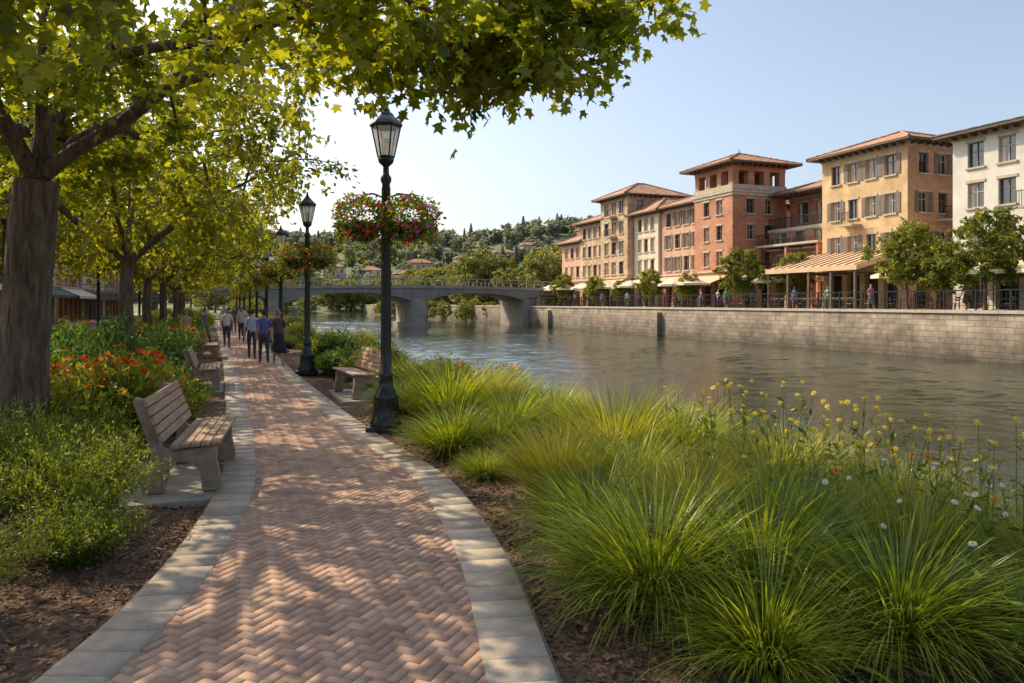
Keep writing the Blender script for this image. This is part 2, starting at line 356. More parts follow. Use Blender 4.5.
# ---------------------------------------------------------------- path
RE = np.array([(-4, .1), (0, .75), (2, 1.25), (3.6, 1.64), (5.5, 2.08), (8.2, 2.40), (11.0, 2.16), (13.5, 2.04), (16, 1.98), (21.6, 1.85), (30, 1.8), (49, 1.5), (80, 1.0), (110, .6)])
LE = np.array([(-4, -4.6), (0, -3.0), (2, -2.1), (3.2, -1.5), (4.6, -.90), (5.6, -.55), (7.15, -.25), (9, -.04), (12.6, .02), (16.5, .0), (24, -.05), (34, -.2), (59, -.6), (80, -1.2), (110, -1.8)])
def smooth_interp(T):
    yy = np.linspace(T[0, 0], T[-1, 0], 600); xx = np.interp(yy, T[:, 0], T[:, 1])
    k = np.ones(9)/9; xp = np.convolve(np.pad(xx, 4, 'edge'), k, 'valid'); return lambda y: np.interp(y, yy, xp)
re_, le_ = smooth_interp(RE), smooth_interp(LE)
ZP = .02
yy = np.concatenate([np.arange(-3.5, 40, .25), np.arange(40, 108, 1.)])
V = []; 
for y in yy: V += [(le_(y)-.02, y, ZP-.012), (re_(y)+.02, y, ZP-.012)]
F = [(2*k, 2*k+1, 2*k+3, 2*k+2) for k in range(len(yy)-1)]
path = empty('brick_path')
me = np_mesh('joint_bed', [(np.array(V), np.array(F), 0, .5)], [M['joint']]); add_obj('joint_bed', me, parent=path)
bw, bl = .074, .148
def brick_geo(cx, cy, ax, ay, gap=.0022, z=None, w=None, l=None, ch=.0035):
    n = len(cx); w = (bw if w is None else w)/2-gap; l = (bl if l is None else l)/2-gap
    px, py = -ay, ax
    z = ZP+R.normal(0, .0008, n) if z is None else z
    tilt = R.normal(0, .006, (n, 2))
    vs = []
    for (ww, ll, dz) in ((w, l, -ch*2.5), (w-ch, l-ch, 0)):
        for sa, sb in ((-1, -1), (1, -1), (1, 1), (-1, 1)):
            vs.append(np.stack([cx+sa*ww*px+sb*ll*ax, cy+sa*ww*py+sb*ll*ay, z+dz+sa*tilt[:, 0]*.1+sb*tilt[:, 1]*.1], -1))
    V = np.stack(vs, 1)
    T = np.array([(4, 5, 6, 7), (0, 1, 5, 4), (1, 2, 6, 5), (2, 3, 7, 6), (3, 0, 4, 7)])
    F = (np.arange(n)[:, None, None]*8+T[None]).reshape(-1, 4)
    t = np.repeat(np.clip(R.normal(.5, .2, n), 0, 1), 8)
    return V.reshape(-1, 3), F, t
c, s = math.cos(math.radians(45)), math.sin(math.radians(45))
H = []
ii, jj = np.meshgrid(np.arange(-60, 640), np.arange(-80, 640), indexing='ij')
md = (ii-jj) % 4
for kind in (0, 1):
    if kind == 0:
        sel = md == 0; u = (ii[sel]+1)*bw; v = (jj[sel]+.5)*bw; du, dv = 1, 0
    else:
        sel = md == 3; u = (ii[sel]+.5)*bw; v = (jj[sel]+1)*bw; du, dv = 0, 1
    x = u*c-v*s; y = u*s+v*c
    ok = (y > .5) & (y < 50)
    x, y = x[ok], y[ok]; ok = (x > le_(y)+.24) & (x < re_(y)-.24); x, y = x[ok], y[ok]
    Vb, Fb, tb = brick_geo(x, y, du*c-dv*s, du*s+dv*c)
    H.append((Vb, Fb, 0, tb))
add_obj('bricks', np_mesh('bricks', H, [M['brick_p']]), parent=path)
V = []
yy2 = np.arange(49.8, 108, 1.)
for y in yy2: V += [(le_(y)+.2, y, ZP-.004), (re_(y)-.2, y, ZP-.004)]
add_obj('far_paving', np_mesh('far_paving', [(np.array(V), np.array([(2*k, 2*k+1, 2*k+3, 2*k+2) for k in range(len(yy2)-1)]), 0, .5)], [M['brick_p']]), parent=path)
G = []
for fn, sg in ((re_, -1), (le_, 1)):
    y = .3; xsb, ysb, axx, ayy = [], [], [], []
    while y < 100:
        d = (fn(y+.05)-fn(y-.05))/.1; l = math.hypot(d, 1); tx, ty = d/l, 1/l
        step = .27 if y < 60 else .6
        xsb.append(fn(y)+sg*.19*ty); ysb.append(y-sg*.19*tx); axx.append(tx); ayy.append(ty)
        y += step*ty
    cx, cy, ax, ay = map(np.array, (xsb, ysb, axx, ayy))
    Vb, Fb, tb = brick_geo(cx, cy, ax, ay, gap=.002, z=ZP+.010+R.normal(0, .001, len(cx)), w=.38, l=.268, ch=.005)
    G.append((Vb, Fb, 0, tb))
add_obj('border_stones', np_mesh('border_stones', G, [M['stone_b']]), parent=path)

n = 32000
x = R.uniform(-4, 6, n); y = R.uniform(2, 16, n)*R.uniform(.35, 1, n)+1
ok = (x < le_(y)-.01) | (x > re_(y)+.01); x, y = x[ok], y[ok]
P = np.stack([x, y, ghgt(x, y)+.012], -1)
D = rdir(len(P)); D[:, 2] *= .3; Nn = rdir(len(P))+np.array([0, 0, 1.2])
Vc, Fc = place(np.array([(-.25, 0, 0), (.25, 0.05, 0), (.2, 1, .1), (-.2, .9, 0)]), P, D, Nn, R.uniform(.02, .06, len(P)))
add_obj('bark_mulch', np_mesh('bark_mulch', [(Vc, Fc, 0, np.repeat(R.uniform(0, 1, len(P)), 4))], [M['chip']]))
n = 900
x = R.uniform(-4, 5, n); y = R.uniform(2.5, 22, n)
on = (x > le_(y)) & (x < re_(y)); keep = ~on | (R.uniform(size=n) < .35); x, y, on = x[keep], y[keep], on[keep]
P = np.stack([x, y, np.where(on, ZP+.018, ghgt(x, y)+.035)], -1)
D = rdir(len(P)); D[:, 2] *= .15; Nn = rdir(len(P))*.3+np.array([0, 0, 1.])
Vc, Fc = place(LEAF4, P, D, Nn, R.uniform(.025, .055, len(P)))
add_obj('fallen_leaves', np_mesh('fallen_leaves', [(Vc, Fc, 0, np.repeat(R.uniform(0, 1, len(P)), 4))], [M['dead']]))

# ---------------------------------------------------------------- trees
def grow(trunk, trad, limbs, attr, seg=.4, min_attach=2, rng=R, rtop=None, nside=8):
    nodes = [np.array(p, float) for p in trunk]; par = [-1]+list(range(len(trunk)-1)); chains = [list(range(len(trunk)))]
    top = len(trunk)-1
    for lm in limbs:
        last = top; ch = [last]
        for p in lm:
            p = np.array(p, float); q = nodes[last]; k = max(1, int(np.linalg.norm(p-q)/.5))
            for t in range(1, k+1):
                f = t/k; pp = q+(p-q)*f+(rng.normal(0, .035, 3) if t < k else 0)
                nodes.append(pp); par.append(last if t == 1 else len(nodes)-2); ch.append(len(nodes)-1)
            last = len(nodes)-1
        chains.append(ch)
    t0 = nodes[top]
    attr = sorted([np.array(a) for a in attr], key=lambda a: np.linalg.norm(a-t0))
    for a in attr:
        A = np.array(nodes[min_attach:]); d = np.linalg.norm(A-a, axis=1)+.35*np.maximum(0, A[:, 2]-a[2]+.2); k = int(np.argmin(d))+min_attach
        q = nodes[k]; L_ = np.linalg.norm(a-q); m_ = max(1, int(math.ceil(L_/seg))); side = rng.normal(0, .1, 3)*L_; ch = [k]
        for t in range(1, m_+1):
            f = t/m_; pp = q+(a-q)*f+side*math.sin(math.pi*f)*.6+np.array([0, 0, .10*L_*math.sin(math.pi*f)])
            nodes.append(pp); par.append(ch[-1]); ch.append(len(nodes)-1)
        chains.append(ch)
    n = len(nodes); tips = np.zeros(n); haschild = np.zeros(n, bool)
    for p in par:
        if p >= 0: haschild[p] = True
    tips[~haschild] = 1
    for k in range(n-1, 0, -1): tips[par[k]] += tips[k]
    rt = rtop or trad[-1]
    rad = np.maximum(rt*(tips/tips[top])**.52, .006); rad[:len(trunk)] = trad
    G = []
    for ci, ch in enumerate(chains):
        P = np.array([nodes[k] for k in ch]); r = rad[ch].copy()
        if ci > 0: r[0] = min(r[0], r[1]*1.25)
        if len(P) < 2: continue
        V, F = tube(P, r, nside+8 if ci == 0 else (nside if r[0] > .04 else 5)); G.append((V, F, 0, .5))
    return G
def foliage(attr, twigs, per, rad, size, tp, rng=R, droop=.35):
    A = np.array(attr); n = len(A)*twigs
    base = np.repeat(A, twigs, 0); d = rdir(n, rng); d[:, 2] = d[:, 2]*.6-droop*.4; d = nrm(d); ln = rng.uniform(.5, 1.1, n)*rad
    t = rng.uniform(.1, 1, (n, per)); P = base[:, None]+d[:, None]*(ln[:, None]*t)[..., None]; P[..., 2] -= droop*rad*t*t*.6
    P = P+rng.normal(0, rad*.09, P.shape); P = P.reshape(-1, 3); m_ = len(P)
    D = np.repeat(d, per, 0)*.7+rdir(m_, rng)*.9; D[:, 2] -= .45
    Nn = rdir(m_, rng)*.75+np.array([0, 0, 1.0])
    tt = np.clip(np.repeat(np.repeat(rng.normal(.5, .16, len(A)), twigs), per)+rng.normal(0, .18, m_), 0, 1)
    V, F = place(tp, P, D, Nn, rng.uniform(.65, 1.2, m_)*size)
    return (V, F, 1, np.repeat(tt, len(tp)))

attr = []
while len(attr) < 215:
    x, y = R.uniform(-7.0, 4.4), R.uniform(5.0, 14.5)
    r = math.sqrt(((x+1.3)/5.7)**2+((y-9.4)/5.5)**2)
    if r > 1: continue
    if x > 1.0 and y > 8.4: continue
    if math.sin(x*1.9+.6)*math.sin(y*1.7+x*.5) > .45: continue
    d = x*.357+y*.934; lat = x*.934-y*.357
    zmin = 4.35-.25*r
    if lat/d > -.42: zmin = max(zmin, 2.2+.31*d)
    if lat/d > .08: zmin = max(zmin, 2.2+.35*d)
    zmax = 7.0-2.0*r*r
    if x > 1: zmax = min(zmax, 5.5)
    if zmax < zmin: continue
    z = zmin+(zmax-zmin)*R.uniform()**1.8
    attr.append((x, y, z))
attr += [(2.75, 6.9, 4.3), (2.4, 7.2, 4.3), (3.0, 6.7, 4.45), (3.2, 6.2, 4.5), (3.5, 6.4, 4.8), (3.6, 6.0, 4.8), (2.0, 7.9, 4.75), (1.6, 8.2, 4.8), (2.1, 7.3, 4.6), (1.2, 8.3, 4.75), (2.6, 7.2, 4.6), (1.5, 7.2, 4.5), (2.0, 6.8, 4.4), (1.0, 7.4, 4.55), (2.4, 6.6, 4.5)]
trunk = [(-2.38, 10.78, -.15), (-2.37, 10.77, .1), (-2.35, 10.75, .6), (-2.32, 10.75, 1.3), (-2.27, 10.72, 2.2), (-2.2, 10.65, 3.0), (-2.15, 10.6, 3.5)]
trad = [.42, .36, .31, .28, .265, .265, .24]
limbs = [[(-1.7, 10.35, 3.85), (-1.18, 10.1, 4.15), (-.11, 9.46, 4.95), (1.0, 8.8, 5.45), (2.2, 7.9, 5.5), (3.2, 6.8, 5.2)],
         [(-2.05, 10.4, 4.6), (-1.85, 10.1, 6.0), (-1.3, 9.8, 6.8)],
         [(-2.6, 10.2, 4.4), (-3.6, 9.2, 5.3), (-5, 8, 5.9)],
         [(-2.1, 11.1, 4.4), (-1.7, 12.2, 5.4), (-.9, 13.4, 6.0)],
         [(-1.75, 10.6, 4.0), (-.7, 10.6, 4.75), (.5, 10.4, 5.3)],
         [(-2.5, 10.3, 4.3), (-2.4, 8.8, 5.4), (-1.6, 6.8, 5.9)]]
G = grow(trunk, trad, limbs, attr, min_attach=6, rtop=.22)
V, F = tube([(-2.38, 10.78, -.2), (-2.37, 10.77, .05), (-2.36, 10.76, .35)], [.57, .42, .32], 14); G.append((V, F, 0, .5))
G.append(foliage(attr, 10, 13, .68, .125, LEAF5))
add_obj('maple_tree', np_mesh('maple_tree', G, [M['bark'], M['leaf']], True))
print('near tree ok')

def crown(n, r, z0, z1, rng, hollow=.0):
    A = []
    while len(A) < n:
        p = rng.uniform(-1, 1, 3); q = np.linalg.norm(p)
        if q > 1 or q < hollow: continue
        if math.sin(p[0]*5+p[2]*3)*math.sin(p[1]*5+p[2]*2) > .55: continue
        lump = 1+.18*math.sin(3*math.atan2(p[1], p[0])+p[2]*3)
        zc = z0+(z1-z0)*(p[2]*.5+.5)
        A.append((p[0]*r*lump, p[1]*r*lump, zc))
    return A
def tree_mesh(name, seed, H0, r, z0, z1, tr, natt, tw, per, crad, lsize, lm, tp=LEAF4):
    rg = np.random.default_rng(seed)
    at = crown(natt, r, z0, z1, rg, .35)
    tk = [(0, 0, -.2), (.02, 0, .2), (.04, .02, H0*.35), (.0, .06, H0*.7), (.05, .02, H0)]
    rd = [tr*1.5, tr*1.15, tr, tr*.9, tr*.85]
    lim = []
    for k in range(5):
        a = 2*math.pi*k/5+rg.uniform(-.4, .4); e = rg.uniform(.45, .75)
        lim.append([(math.cos(a)*r*.22, math.sin(a)*r*.22, H0+(z1-H0)*.18), (math.cos(a)*r*e, math.sin(a)*r*e, H0+(z1-H0)*rg.uniform(.35, .65))])
    lim.append([(0.1, 0, H0+(z1-H0)*.7)])
    G = grow(tk, rd, lim, at, seg=.7, min_attach=4, rng=rg, nside=7)
    G.append(foliage(at, tw, per, crad, lsize, tp, rg))
    return np_mesh(name, G, [M['bark'], lm], True)
rowA = tree_mesh('row_tree_a', 11, 3.0, 5.9, 3.3, 9.2, .19, 200, 8, 12, .9, .19, M['leaf_row'])
rowB = tree_mesh('row_tree_b', 12, 2.8, 5.6, 3.1, 9.0, .17, 200, 8, 12, .9, .19, M['leaf_row'])
for k, (x, y, s) in enumerate([(-2.4, 21.5, 1.0), (-2.8, 32, 1.0), (-3.0, 43, 1.0), (-3.1, 54, 1), (-3.4, 65, 1), (-3.8, 76, 1), (-4.4, 90, 1), (-5, 106, 1.0), (-6, 119, 1), (-7, 133, 1.1), (-10.5, 24, .95), (-10.5, 36, .95), (-10.5, 49, .95), (-6, 150, 1.1), (-2, 165, 1.1)]):
    add_obj('street_tree', rowA if k % 2 == 0 else rowB, (x, y, 0), k*1.3, s)
quayT = tree_mesh('quay_tree_mesh', 21, 1.6, 2.0, 1.4, 5.4, .09, 120, 7, 12, .5, .19, M['leaf_quay'])
quayT2 = tree_mesh('quay_tree_mesh2', 22, 1.5, 2.2, 1.3, 5.6, .1, 120, 7, 12, .55, .20, M['leaf_quay'])
for k, (x, y, s) in enumerate([(41.3, 52.8, .95), (41.2, 36.2, 1.08), (41.3, 31.0, 1.1), (41.4, 68, .75), (41.4, 61, .62), (41.3, 80, .7), (41.4, 26, 1), (41.2, 33.8, .8), (43.5, 49.5, .85), (41.3, 89, .8), (41.3, 74, .55)]):
    add_obj('quay_tree', quayT if k % 2 else quayT2, (x, y, 1.5), k*2.1, s)
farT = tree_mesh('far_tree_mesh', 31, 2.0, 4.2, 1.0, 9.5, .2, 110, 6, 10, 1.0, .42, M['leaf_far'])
fr = empty('riverside_tree_mass')
rg = np.random.default_rng(3)
for k in range(70):
    y = rg.uniform(112, 215); x = 43+abs(rg.normal(0, 14))
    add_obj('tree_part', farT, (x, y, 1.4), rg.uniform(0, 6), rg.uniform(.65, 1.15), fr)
for k in range(60):
    y = rg.uniform(218, 262); x = rg.uniform(-10, 90)
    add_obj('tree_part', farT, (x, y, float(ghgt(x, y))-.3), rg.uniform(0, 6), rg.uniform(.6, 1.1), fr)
for k in range(26):
    y = rg.uniform(108, 215); x = 38.5+rg.uniform(-2.5, 2)
    add_obj('shrub_part', farT, (x, y, -.9), rg.uniform(0, 6), rg.uniform(.2, .4), fr)
for k in range(40):
    y = rg.uniform(104, 230); x = 5.2+rg.uniform(-3.5, 1.2)
    add_obj('shrub_part', farT, (x, y, -.6), rg.uniform(0, 6), rg.uniform(.15, .38), fr)
rgh = np.random.default_rng(41)
at = crown(46, 3.6, .8, 10, rgh, .3)
G = [foliage(at, 5, 7, 1.3, 1.0, LEAF4, rgh)]
hillT = np_mesh('hill_tree', [(G[0][0], G[0][1], 0, G[0][3])], [M['leaf_hill_hazed']])
P = []
for k in range(900):
    h = rgh.uniform(0, 1)**1.2; a = rgh.uniform(0, 6.28); rr = 2.3*(1-h)*rgh.uniform(.4, 1); P.append((math.cos(a)*rr, math.sin(a)*rr, 1+h*12))
P = np.array(P); D = P*np.array([1, 1, 0]); D[:, 2] = -.4; Vc, Fc = place(LEAF4, P, D+rdir(len(P))*.3, rdir(len(P))*.4+np.array([0, 0, 1]), rgh.uniform(.6, 1.1, len(P)))
conT = np_mesh('hill_conifer', [(Vc, Fc, 0, np.repeat(rgh.uniform(0, .5, len(P)), 4))], [M['leaf_hill_hazed']])
hf = empty('hillside_forest')
cnt = 0
while cnt < 1900:
    x = rgh.uniform(-130, 520); y = rgh.uniform(255, 580)
    b_ = math.degrees(math.atan2(x, y))
    if b_ < -12 or b_ > 50: continue
    z = float(ghgt(x, y))
    if math.sin(x*.05)*math.sin(y*.06+x*.02) > .72: continue
    cnt += 1
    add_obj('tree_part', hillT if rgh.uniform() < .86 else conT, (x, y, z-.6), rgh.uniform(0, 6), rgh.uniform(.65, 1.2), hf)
print('forest ok')

# ---------------------------------------------------------------- buildings
class Bld:
    def __init__(s, name): s.name = name; s.w = MB(); s.g = MB(); s.t = MB(); s.r = MB()
    def finish(s):
        e = empty(s.name)
        for b, nme in ((s.w, 'walls'), (s.g, 'windows'), (s.t, 'trim'), (s.r, 'roof')):
            if b.v: b.obj(nme, parent=e)
        return e
def facade(B, o, u, nrmv, W, zs, bays, wm, ww=1.1, wh=1.6, style='sill', ground='shop', balc=(), margin=.6, trim=None):
    o = Vector(o); u = Vector(u); n = Vector(nrmv); trim = trim or M['trim']
    def pt(a, z, dd=0): p = o+u*a+n*dd; return (p.x, p.y, z)
    def bx(tgt, a0, a1, z0, z1, d0, d1, m): tgt.box(pt(a0, z0, d0), pt(a1, z1, d1), m)
    def wq(a0, a1, z0, z1):
        if a1-a0 > 1e-4 and z1-z0 > 1e-4: B.w.quad(pt(a0, z0), pt(a1, z0), pt(a1, z1), pt(a0, z1), wm)
    bw_ = (W-2*margin)/bays
    for fi in range(len(zs)-1):
        z0, z1 = zs[fi], zs[fi+1]; fh = z1-z0
        isg = fi == 0 and ground == 'shop'
        w_, h_ = (bw_*.72, fh*.72) if isg else (min(ww, bw_*.6), min(wh, fh*.62))
        zb = z0+(.12 if isg else (fh-h_)*.48); zt = zb+h_
        wq(0, W, z0, zb); wq(0, W, zt, z1)
        a = 0
        for k in range(bays):
            cc = margin+bw_*(k+.5); a0, a1 = cc-w_/2, cc+w_/2
            wq(a, a0, zb, zt); a = a1
            dp = -.24 if not isg else -.5
            for qa in ((pt(a0, zb), pt(a0, zb, dp), pt(a0, zt, dp), pt(a0, zt)), (pt(a1, zb, dp), pt(a1, zb), pt(a1, zt), pt(a1, zt, dp)),
                       (pt(a0, zt, dp), pt(a1, zt, dp), pt(a1, zt), pt(a0, zt)), (pt(a0, zb), pt(a1, zb), pt(a1, zb, dp), pt(a0, zb, dp))):
                B.w.quad(*qa, wm)
            B.g.quad(pt(a0, zb, dp), pt(a1, zb, dp), pt(a1, zt, dp), pt(a0, zt, dp), M['glass'])
            ft = .07
            fm = M['trim_d'] if isg else (M['trim'] if (k+fi) % 3 else M['shutter'])
            bx(B.t, a0, a0+ft, zb, zt, dp+.005, dp+.07, fm); bx(B.t, a1-ft, a1, zb, zt, dp+.005, dp+.07, fm)
            bx(B.t, a0+ft, a1-ft, zt-ft, zt, dp+.005, dp+.07, fm); bx(B.t, a0+ft, a1-ft, zb, zb+ft, dp+.005, dp+.07, fm)
            bx(B.t, cc-.03, cc+.03, zb+ft, zt-ft, dp+.005, dp+.06, fm); bx(B.t, a0+ft, cc-.03, zb+h_*.62, zb+h_*.62+.05, dp+.005, dp+.055, fm); bx(B.t, cc+.03, a1-ft, zb+h_*.62, zb+h_*.62+.05, dp+.005, dp+.055, fm)
            if not isg:
                if (k*7+fi*3) % 4 != 1:
                    cw = w_*.2; bx(B.t, a0+ft, a0+ft+cw, zb+ft, zt-ft, dp+.002, dp+.004, M['umb'])
                bx(B.t, a0-.12, a1+.12, zb-.12, zb, -.02, .12, trim)
                bx(B.t, a0-.12, a1+.12, zt, zt+.18, -.02, .06, trim)
                if style == 'shutter' and (k+fi) % 4 != 3:
                    bx(B.t, a0-.42, a0-.02, zb, zt-.01, .003, .05, M['shutter']); bx(B.t, a1+.02, a1+.42, zb, zt-.01, .003, .05, M['shutter'])
                if (fi, k) in balc or (fi, -1) in balc:
                    bx(B.t, a0-.35, a1+.35, z0+.02, z0+.16, -.02, .95, trim)
                    for q in np.arange(a0-.33, a1+.34, .16): bx(B.t, q, q+.025, z0+.16, z0+1.05, .88, .91, M['iron'])
                    bx(B.t, a0-.35, a1+.35, z0+1.05, z0+1.10, .87, .92, M['iron'])
        wq(a, W, zb, zt)
        if fi < len(zs)-2 and fi == 0: bx(B.t, -.04, W+.04, z1-.1, z1+.08, -.02, .16, trim)
    bx(B.t, -.06, W+.06, zs[-1]-.28, zs[-1]-.002, -.02, .10, trim)
def hip(B, x0, x1, y0, y1, z, rise, ov=.9, m=None, soff=None):
    m = m or M['roof']; X0, X1, Y0, Y1 = x0-ov, x1+ov, y0-ov, y1+ov
    w, l = X1-X0, Y1-Y0; h = min(w, l)/2*.98
    if w < l: a, b_ = ((X0+X1)/2, Y0+h, z+rise), ((X0+X1)/2, Y1-h, z+rise)
    else: a, b_ = (X0+h, (Y0+Y1)/2, z+rise), (X1-h, (Y0+Y1)/2, z+rise)
    c0, c1, c2, c3 = (X0, Y0, z), (X1, Y0, z), (X1, Y1, z), (X0, Y1, z)
    if w < l: B.r.add([c0, c1, c2, c3, a, b_], [(0, 1, 4), (1, 2, 5, 4), (2, 3, 5), (3, 0, 4, 5)], m)
    else: B.r.add([c0, c1, c2, c3, a, b_], [(0, 1, 5, 4), (1, 2, 5), (2, 3, 4, 5), (3, 0, 4)], m)
    B.t.box((X0+.02, Y0+.02, z-.16), (X1-.02, Y1-.02, z-.004), soff or M['trim_d'])
    for yb in np.arange(y0+.2, y1, .7): B.t.box((x0-ov*.75, yb, z-.36), (x0-.1, yb+.12, z-.163), M['trim_d'])
    for xb in np.arange(x0+.2, x1, .7): B.t.box((xb, y0-ov*.75, z-.36), (xb+.12, y0-.1, z-.163), M['trim_d'])
    for p, q in ((c0, a), (a, b_), (c1, a if w < l else b_), (c3, b_ if w < l else a)):
        B.r.tube([Vector(p)+Vector((0, 0, .03)), Vector(q)+Vector((0, 0, .03))], [.1, .1], m, 6)
def body(name, x0, x1, y0, y1, z0, z1, floors, bw_, bs, wm, wms=None, roof=2.0, rm=None, g=3.6, finish=True, ov=.9, **kw):
    B = Bld(name); zs = [z0, z0+g]+[z0+g+(z1-z0-g)*(k+1)/(floors-1) for k in range(floors-1)]
    facade(B, (x0, y1, 0), (0, -1, 0), (-1, 0, 0), y1-y0, zs, bw_, wm, **kw)
    facade(B, (x0, y0, 0), (1, 0, 0), (0, -1, 0), x1-x0, zs, bs, wms or wm, **kw)
    B.w.quad((x1, y0, z0), (x1, y1, z0), (x1, y1, z1), (x1, y0, z1), wm); B.w.quad((x1, y1, z0), (x0, y1, z0), (x0, y1, z1), (x1, y1, z1), wm)
    if roof: hip(B, x0, x1, y0, y1, z1+.16, roof, ov, rm)
    if finish: B.finish()
    return B
Z = 1.5
body('white_apartment_building', 46, 58, 25, 36.8, Z, 13.1, 4, 5, 4, M['white'], roof=1.6, rm=M['roof_g'], ww=1.15, wh=1.9, balc={(1, 1), (1, 3), (2, 2)})
body('ochre_apartment_building', 46, 55, 40.4, 48.7, Z, 13.7, 4, 4, 4, M['ochre'], M['brick_org'], roof=1.7, style='shutter', ww=.95, wh=1.5, balc={(2, 1), (1, 2)})
B = body('terraced_brick_building', 49, 60, 50.5, 58.8, Z, 9.0, 3, 3, 4, M['brick_red'], roof=0, g=3.2, finish=False, ww=1.2, wh=1.7, balc={(1, -1), (2, -1)})
B.w.quad((49, 50.5, 9), (60, 50.5, 9), (60, 58.8, 9), (49, 58.8, 9), M['concrete'])
for xx in np.arange(49, 60, .18): B.t.box((xx, 50.5, 9.0), (xx+.03, 50.54, 9.95), M['iron'])
for yv in np.arange(50.5, 58.8, .18): B.t.box((49, yv, 9.0), (49.04, yv+.03, 9.95), M['iron'])
B.t.box((48.98, 50.47, 9.95), (60, 50.55, 10.02), M['iron']); B.t.box((48.98, 50.56, 9.95), (49.06, 58.8, 10.02), M['iron'])
for xx in (49.3, 52.4, 55.6): B.t.box((xx, 50.8, 9.0), (xx+.3, 51.1, 11.7), M['trim_d'])
facade(B, (51.5, 58.8, 0), (0, -1, 0), (-1, 0, 0), 6, [9.0, 12.2], 2, M['brick_red'], ground='w', ww=1.4, wh=2)
facade(B, (51.5, 52.8, 0), (1, 0, 0), (0, -1, 0), 8.5, [9.0, 12.2], 3, M['brick_red'], ground='w', ww=1.4, wh=2)
hip(B, 49.8, 60, 51.3, 58.8, 12.36, 1.4, .8)
B.t.box((47.2, 50.5, 4.6), (48.95, 58.6, 4.8), M['trim']); B.t.box((47.2, 50.5, 7.2), (48.95, 58.6, 7.4), M['trim'])
for zz in (4.8, 7.4):
    for yv in np.arange(50.6, 58.5, .2): B.t.box((47.25, yv, zz), (47.29, yv+.03, zz+.95), M['iron'])
    B.t.box((47.22, 50.5, zz+.95), (47.31, 58.6, zz+1.02), M['iron'])
for yv in (50.6, 54.5, 58.3): B.t.box((47.35, yv, Z), (47.65, yv+.25, 4.6), M['brick_red']); B.t.box((47.35, yv, 4.8), (47.65, yv+.25, 7.2), M['brick_red'])
B.finish()
B = body('brick_tower', 45, 51.3, 59.1, 65.3, Z, 12.6, 4, 2, 2, M['brick_red'], M['brick_red'], roof=0, finish=False, ww=.9, wh=1.4, margin=1.0)
B.t.box((44.8, 58.9, 12.6), (51.5, 65.5, 12.85), M['trim'])
for px_ in np.linspace(45.05, 50.55, 4):
    for py_ in (59.15, 64.55): B.w.box((px_, py_, 12.85), (px_+.7, py_+.7, 14.7), M['brick_red'])
for py_ in (60.95, 62.75):
    for px_ in (45.05, 50.55): B.w.box((px_, py_, 12.85), (px_+.7, py_+.7, 14.7), M['brick_red'])
B.w.box((45.02, 59.12, 14.7), (51.28, 65.28, 15.3), M['brick_red'])
B.t.box((46.6, 60.7, 12.85), (49.7, 63.7, 14.7), M['trim_d'])
B.t.box((44.95, 59.02, 12.9), (51.35, 59.11, 13.35), M['trim']); B.t.box((44.93, 59.12, 12.9), (45.03, 65.3, 13.35), M['trim'])
hip(B, 45, 51.3, 59.1, 65.3, 15.46, 1.5, 1.1); B.t.tube([(48.15, 62.2, 16.8), (48.15, 62.2, 17.5)], [.06, .02], M['iron'], 6)
B.finish()
body('brick_row_house', 46.3, 57, 65.5, 73.6, Z, 12.5, 4, 4, 4, M['pinkish'], M['brick_red'], roof=1.8, ww=1.0, wh=1.6, style='shutter')
body('cream_row_house', 46.0, 57, 73.8, 79.2, Z, 12.4, 4, 3, 4, M['cream'], roof=1.8, ww=1.0, wh=1.6)
body('stone_tower_house', 45.2, 53, 79.4, 86.3, Z, 15.0, 5, 3, 3, M['stone_t'], M['stone_t'], roof=1.9, ww=1.1, wh=1.6, balc={(4, 1), (3, 1)})
body('stone_row_house', 46, 57, 86.5, 94, Z, 12.7, 4, 4, 4, M['stone_t'], M['ochre'], roof=1.8, ww=1.0, wh=1.5)
body('stone_row_house', 46.5, 57, 94.2, 101, Z, 10.5, 3, 3, 4, M['pinkish'], M['ochre'], roof=1.8, ww=1.0, wh=1.5)
body('rear_brick_house', 62, 72, 54, 64, Z, 14.5, 4, 3, 4, M['brick_red'], roof=2)
body('rear_stone_house', 60, 72, 70, 84, Z, 13, 4, 3, 4, M['ochre'], roof=2)
for (y0, y1, x0, zz, m) in [(65.8, 73.2, 46.3, 4.9, 'awn'), (74.1, 79, 46, 4.8, 'umb'), (79.8, 86, 45.2, 4.9, 'awn'), (86.8, 93.6, 46, 4.7, 'awn'), (26, 36, 46, 4.8, 'umb'), (59.4, 65, 45, 4.7, 'awn')]:
    b = MB(); b.add([(x0-.02, y0, zz), (x0-.02, y1, zz), (x0-2.3, y1, zz-.8), (x0-2.3, y0, zz-.8), (x0-2.3, y0, zz-1.1), (x0-2.3, y1, zz-1.1)], [(0, 1, 2, 3), (3, 2, 5, 4)], M[m])
    b.tube([(x0-2.28, y0+.1, Z), (x0-2.28, y0+.1, zz-.9)], [.04, .04], M['iron'], 6); b.tube([(x0-2.28, y1-.1, Z), (x0-2.28, y1-.1, zz-.9)], [.04, .04], M['iron'], 6)
    b.obj('shop_awning')
b = MB()
b.add([(45.9, 40.5, 6.0), (45.9, 50, 6.0), (41.3, 50, 4.7), (41.3, 40.5, 4.7)], [(0, 1, 2, 3)], M['awn'])
b.add([(41.3, 40.5, 4.69), (41.3, 50, 4.69), (41.3, 50, 4.35), (41.3, 40.5, 4.35)], [(0, 1, 2, 3)], M['awn'])
b.add([(45.9, 40.5, 5.99), (41.3, 40.5, 4.69), (41.3, 40.5, 4.35), (45.9, 40.5, 5.5)], [(0, 1, 2, 3)], M['awn'])
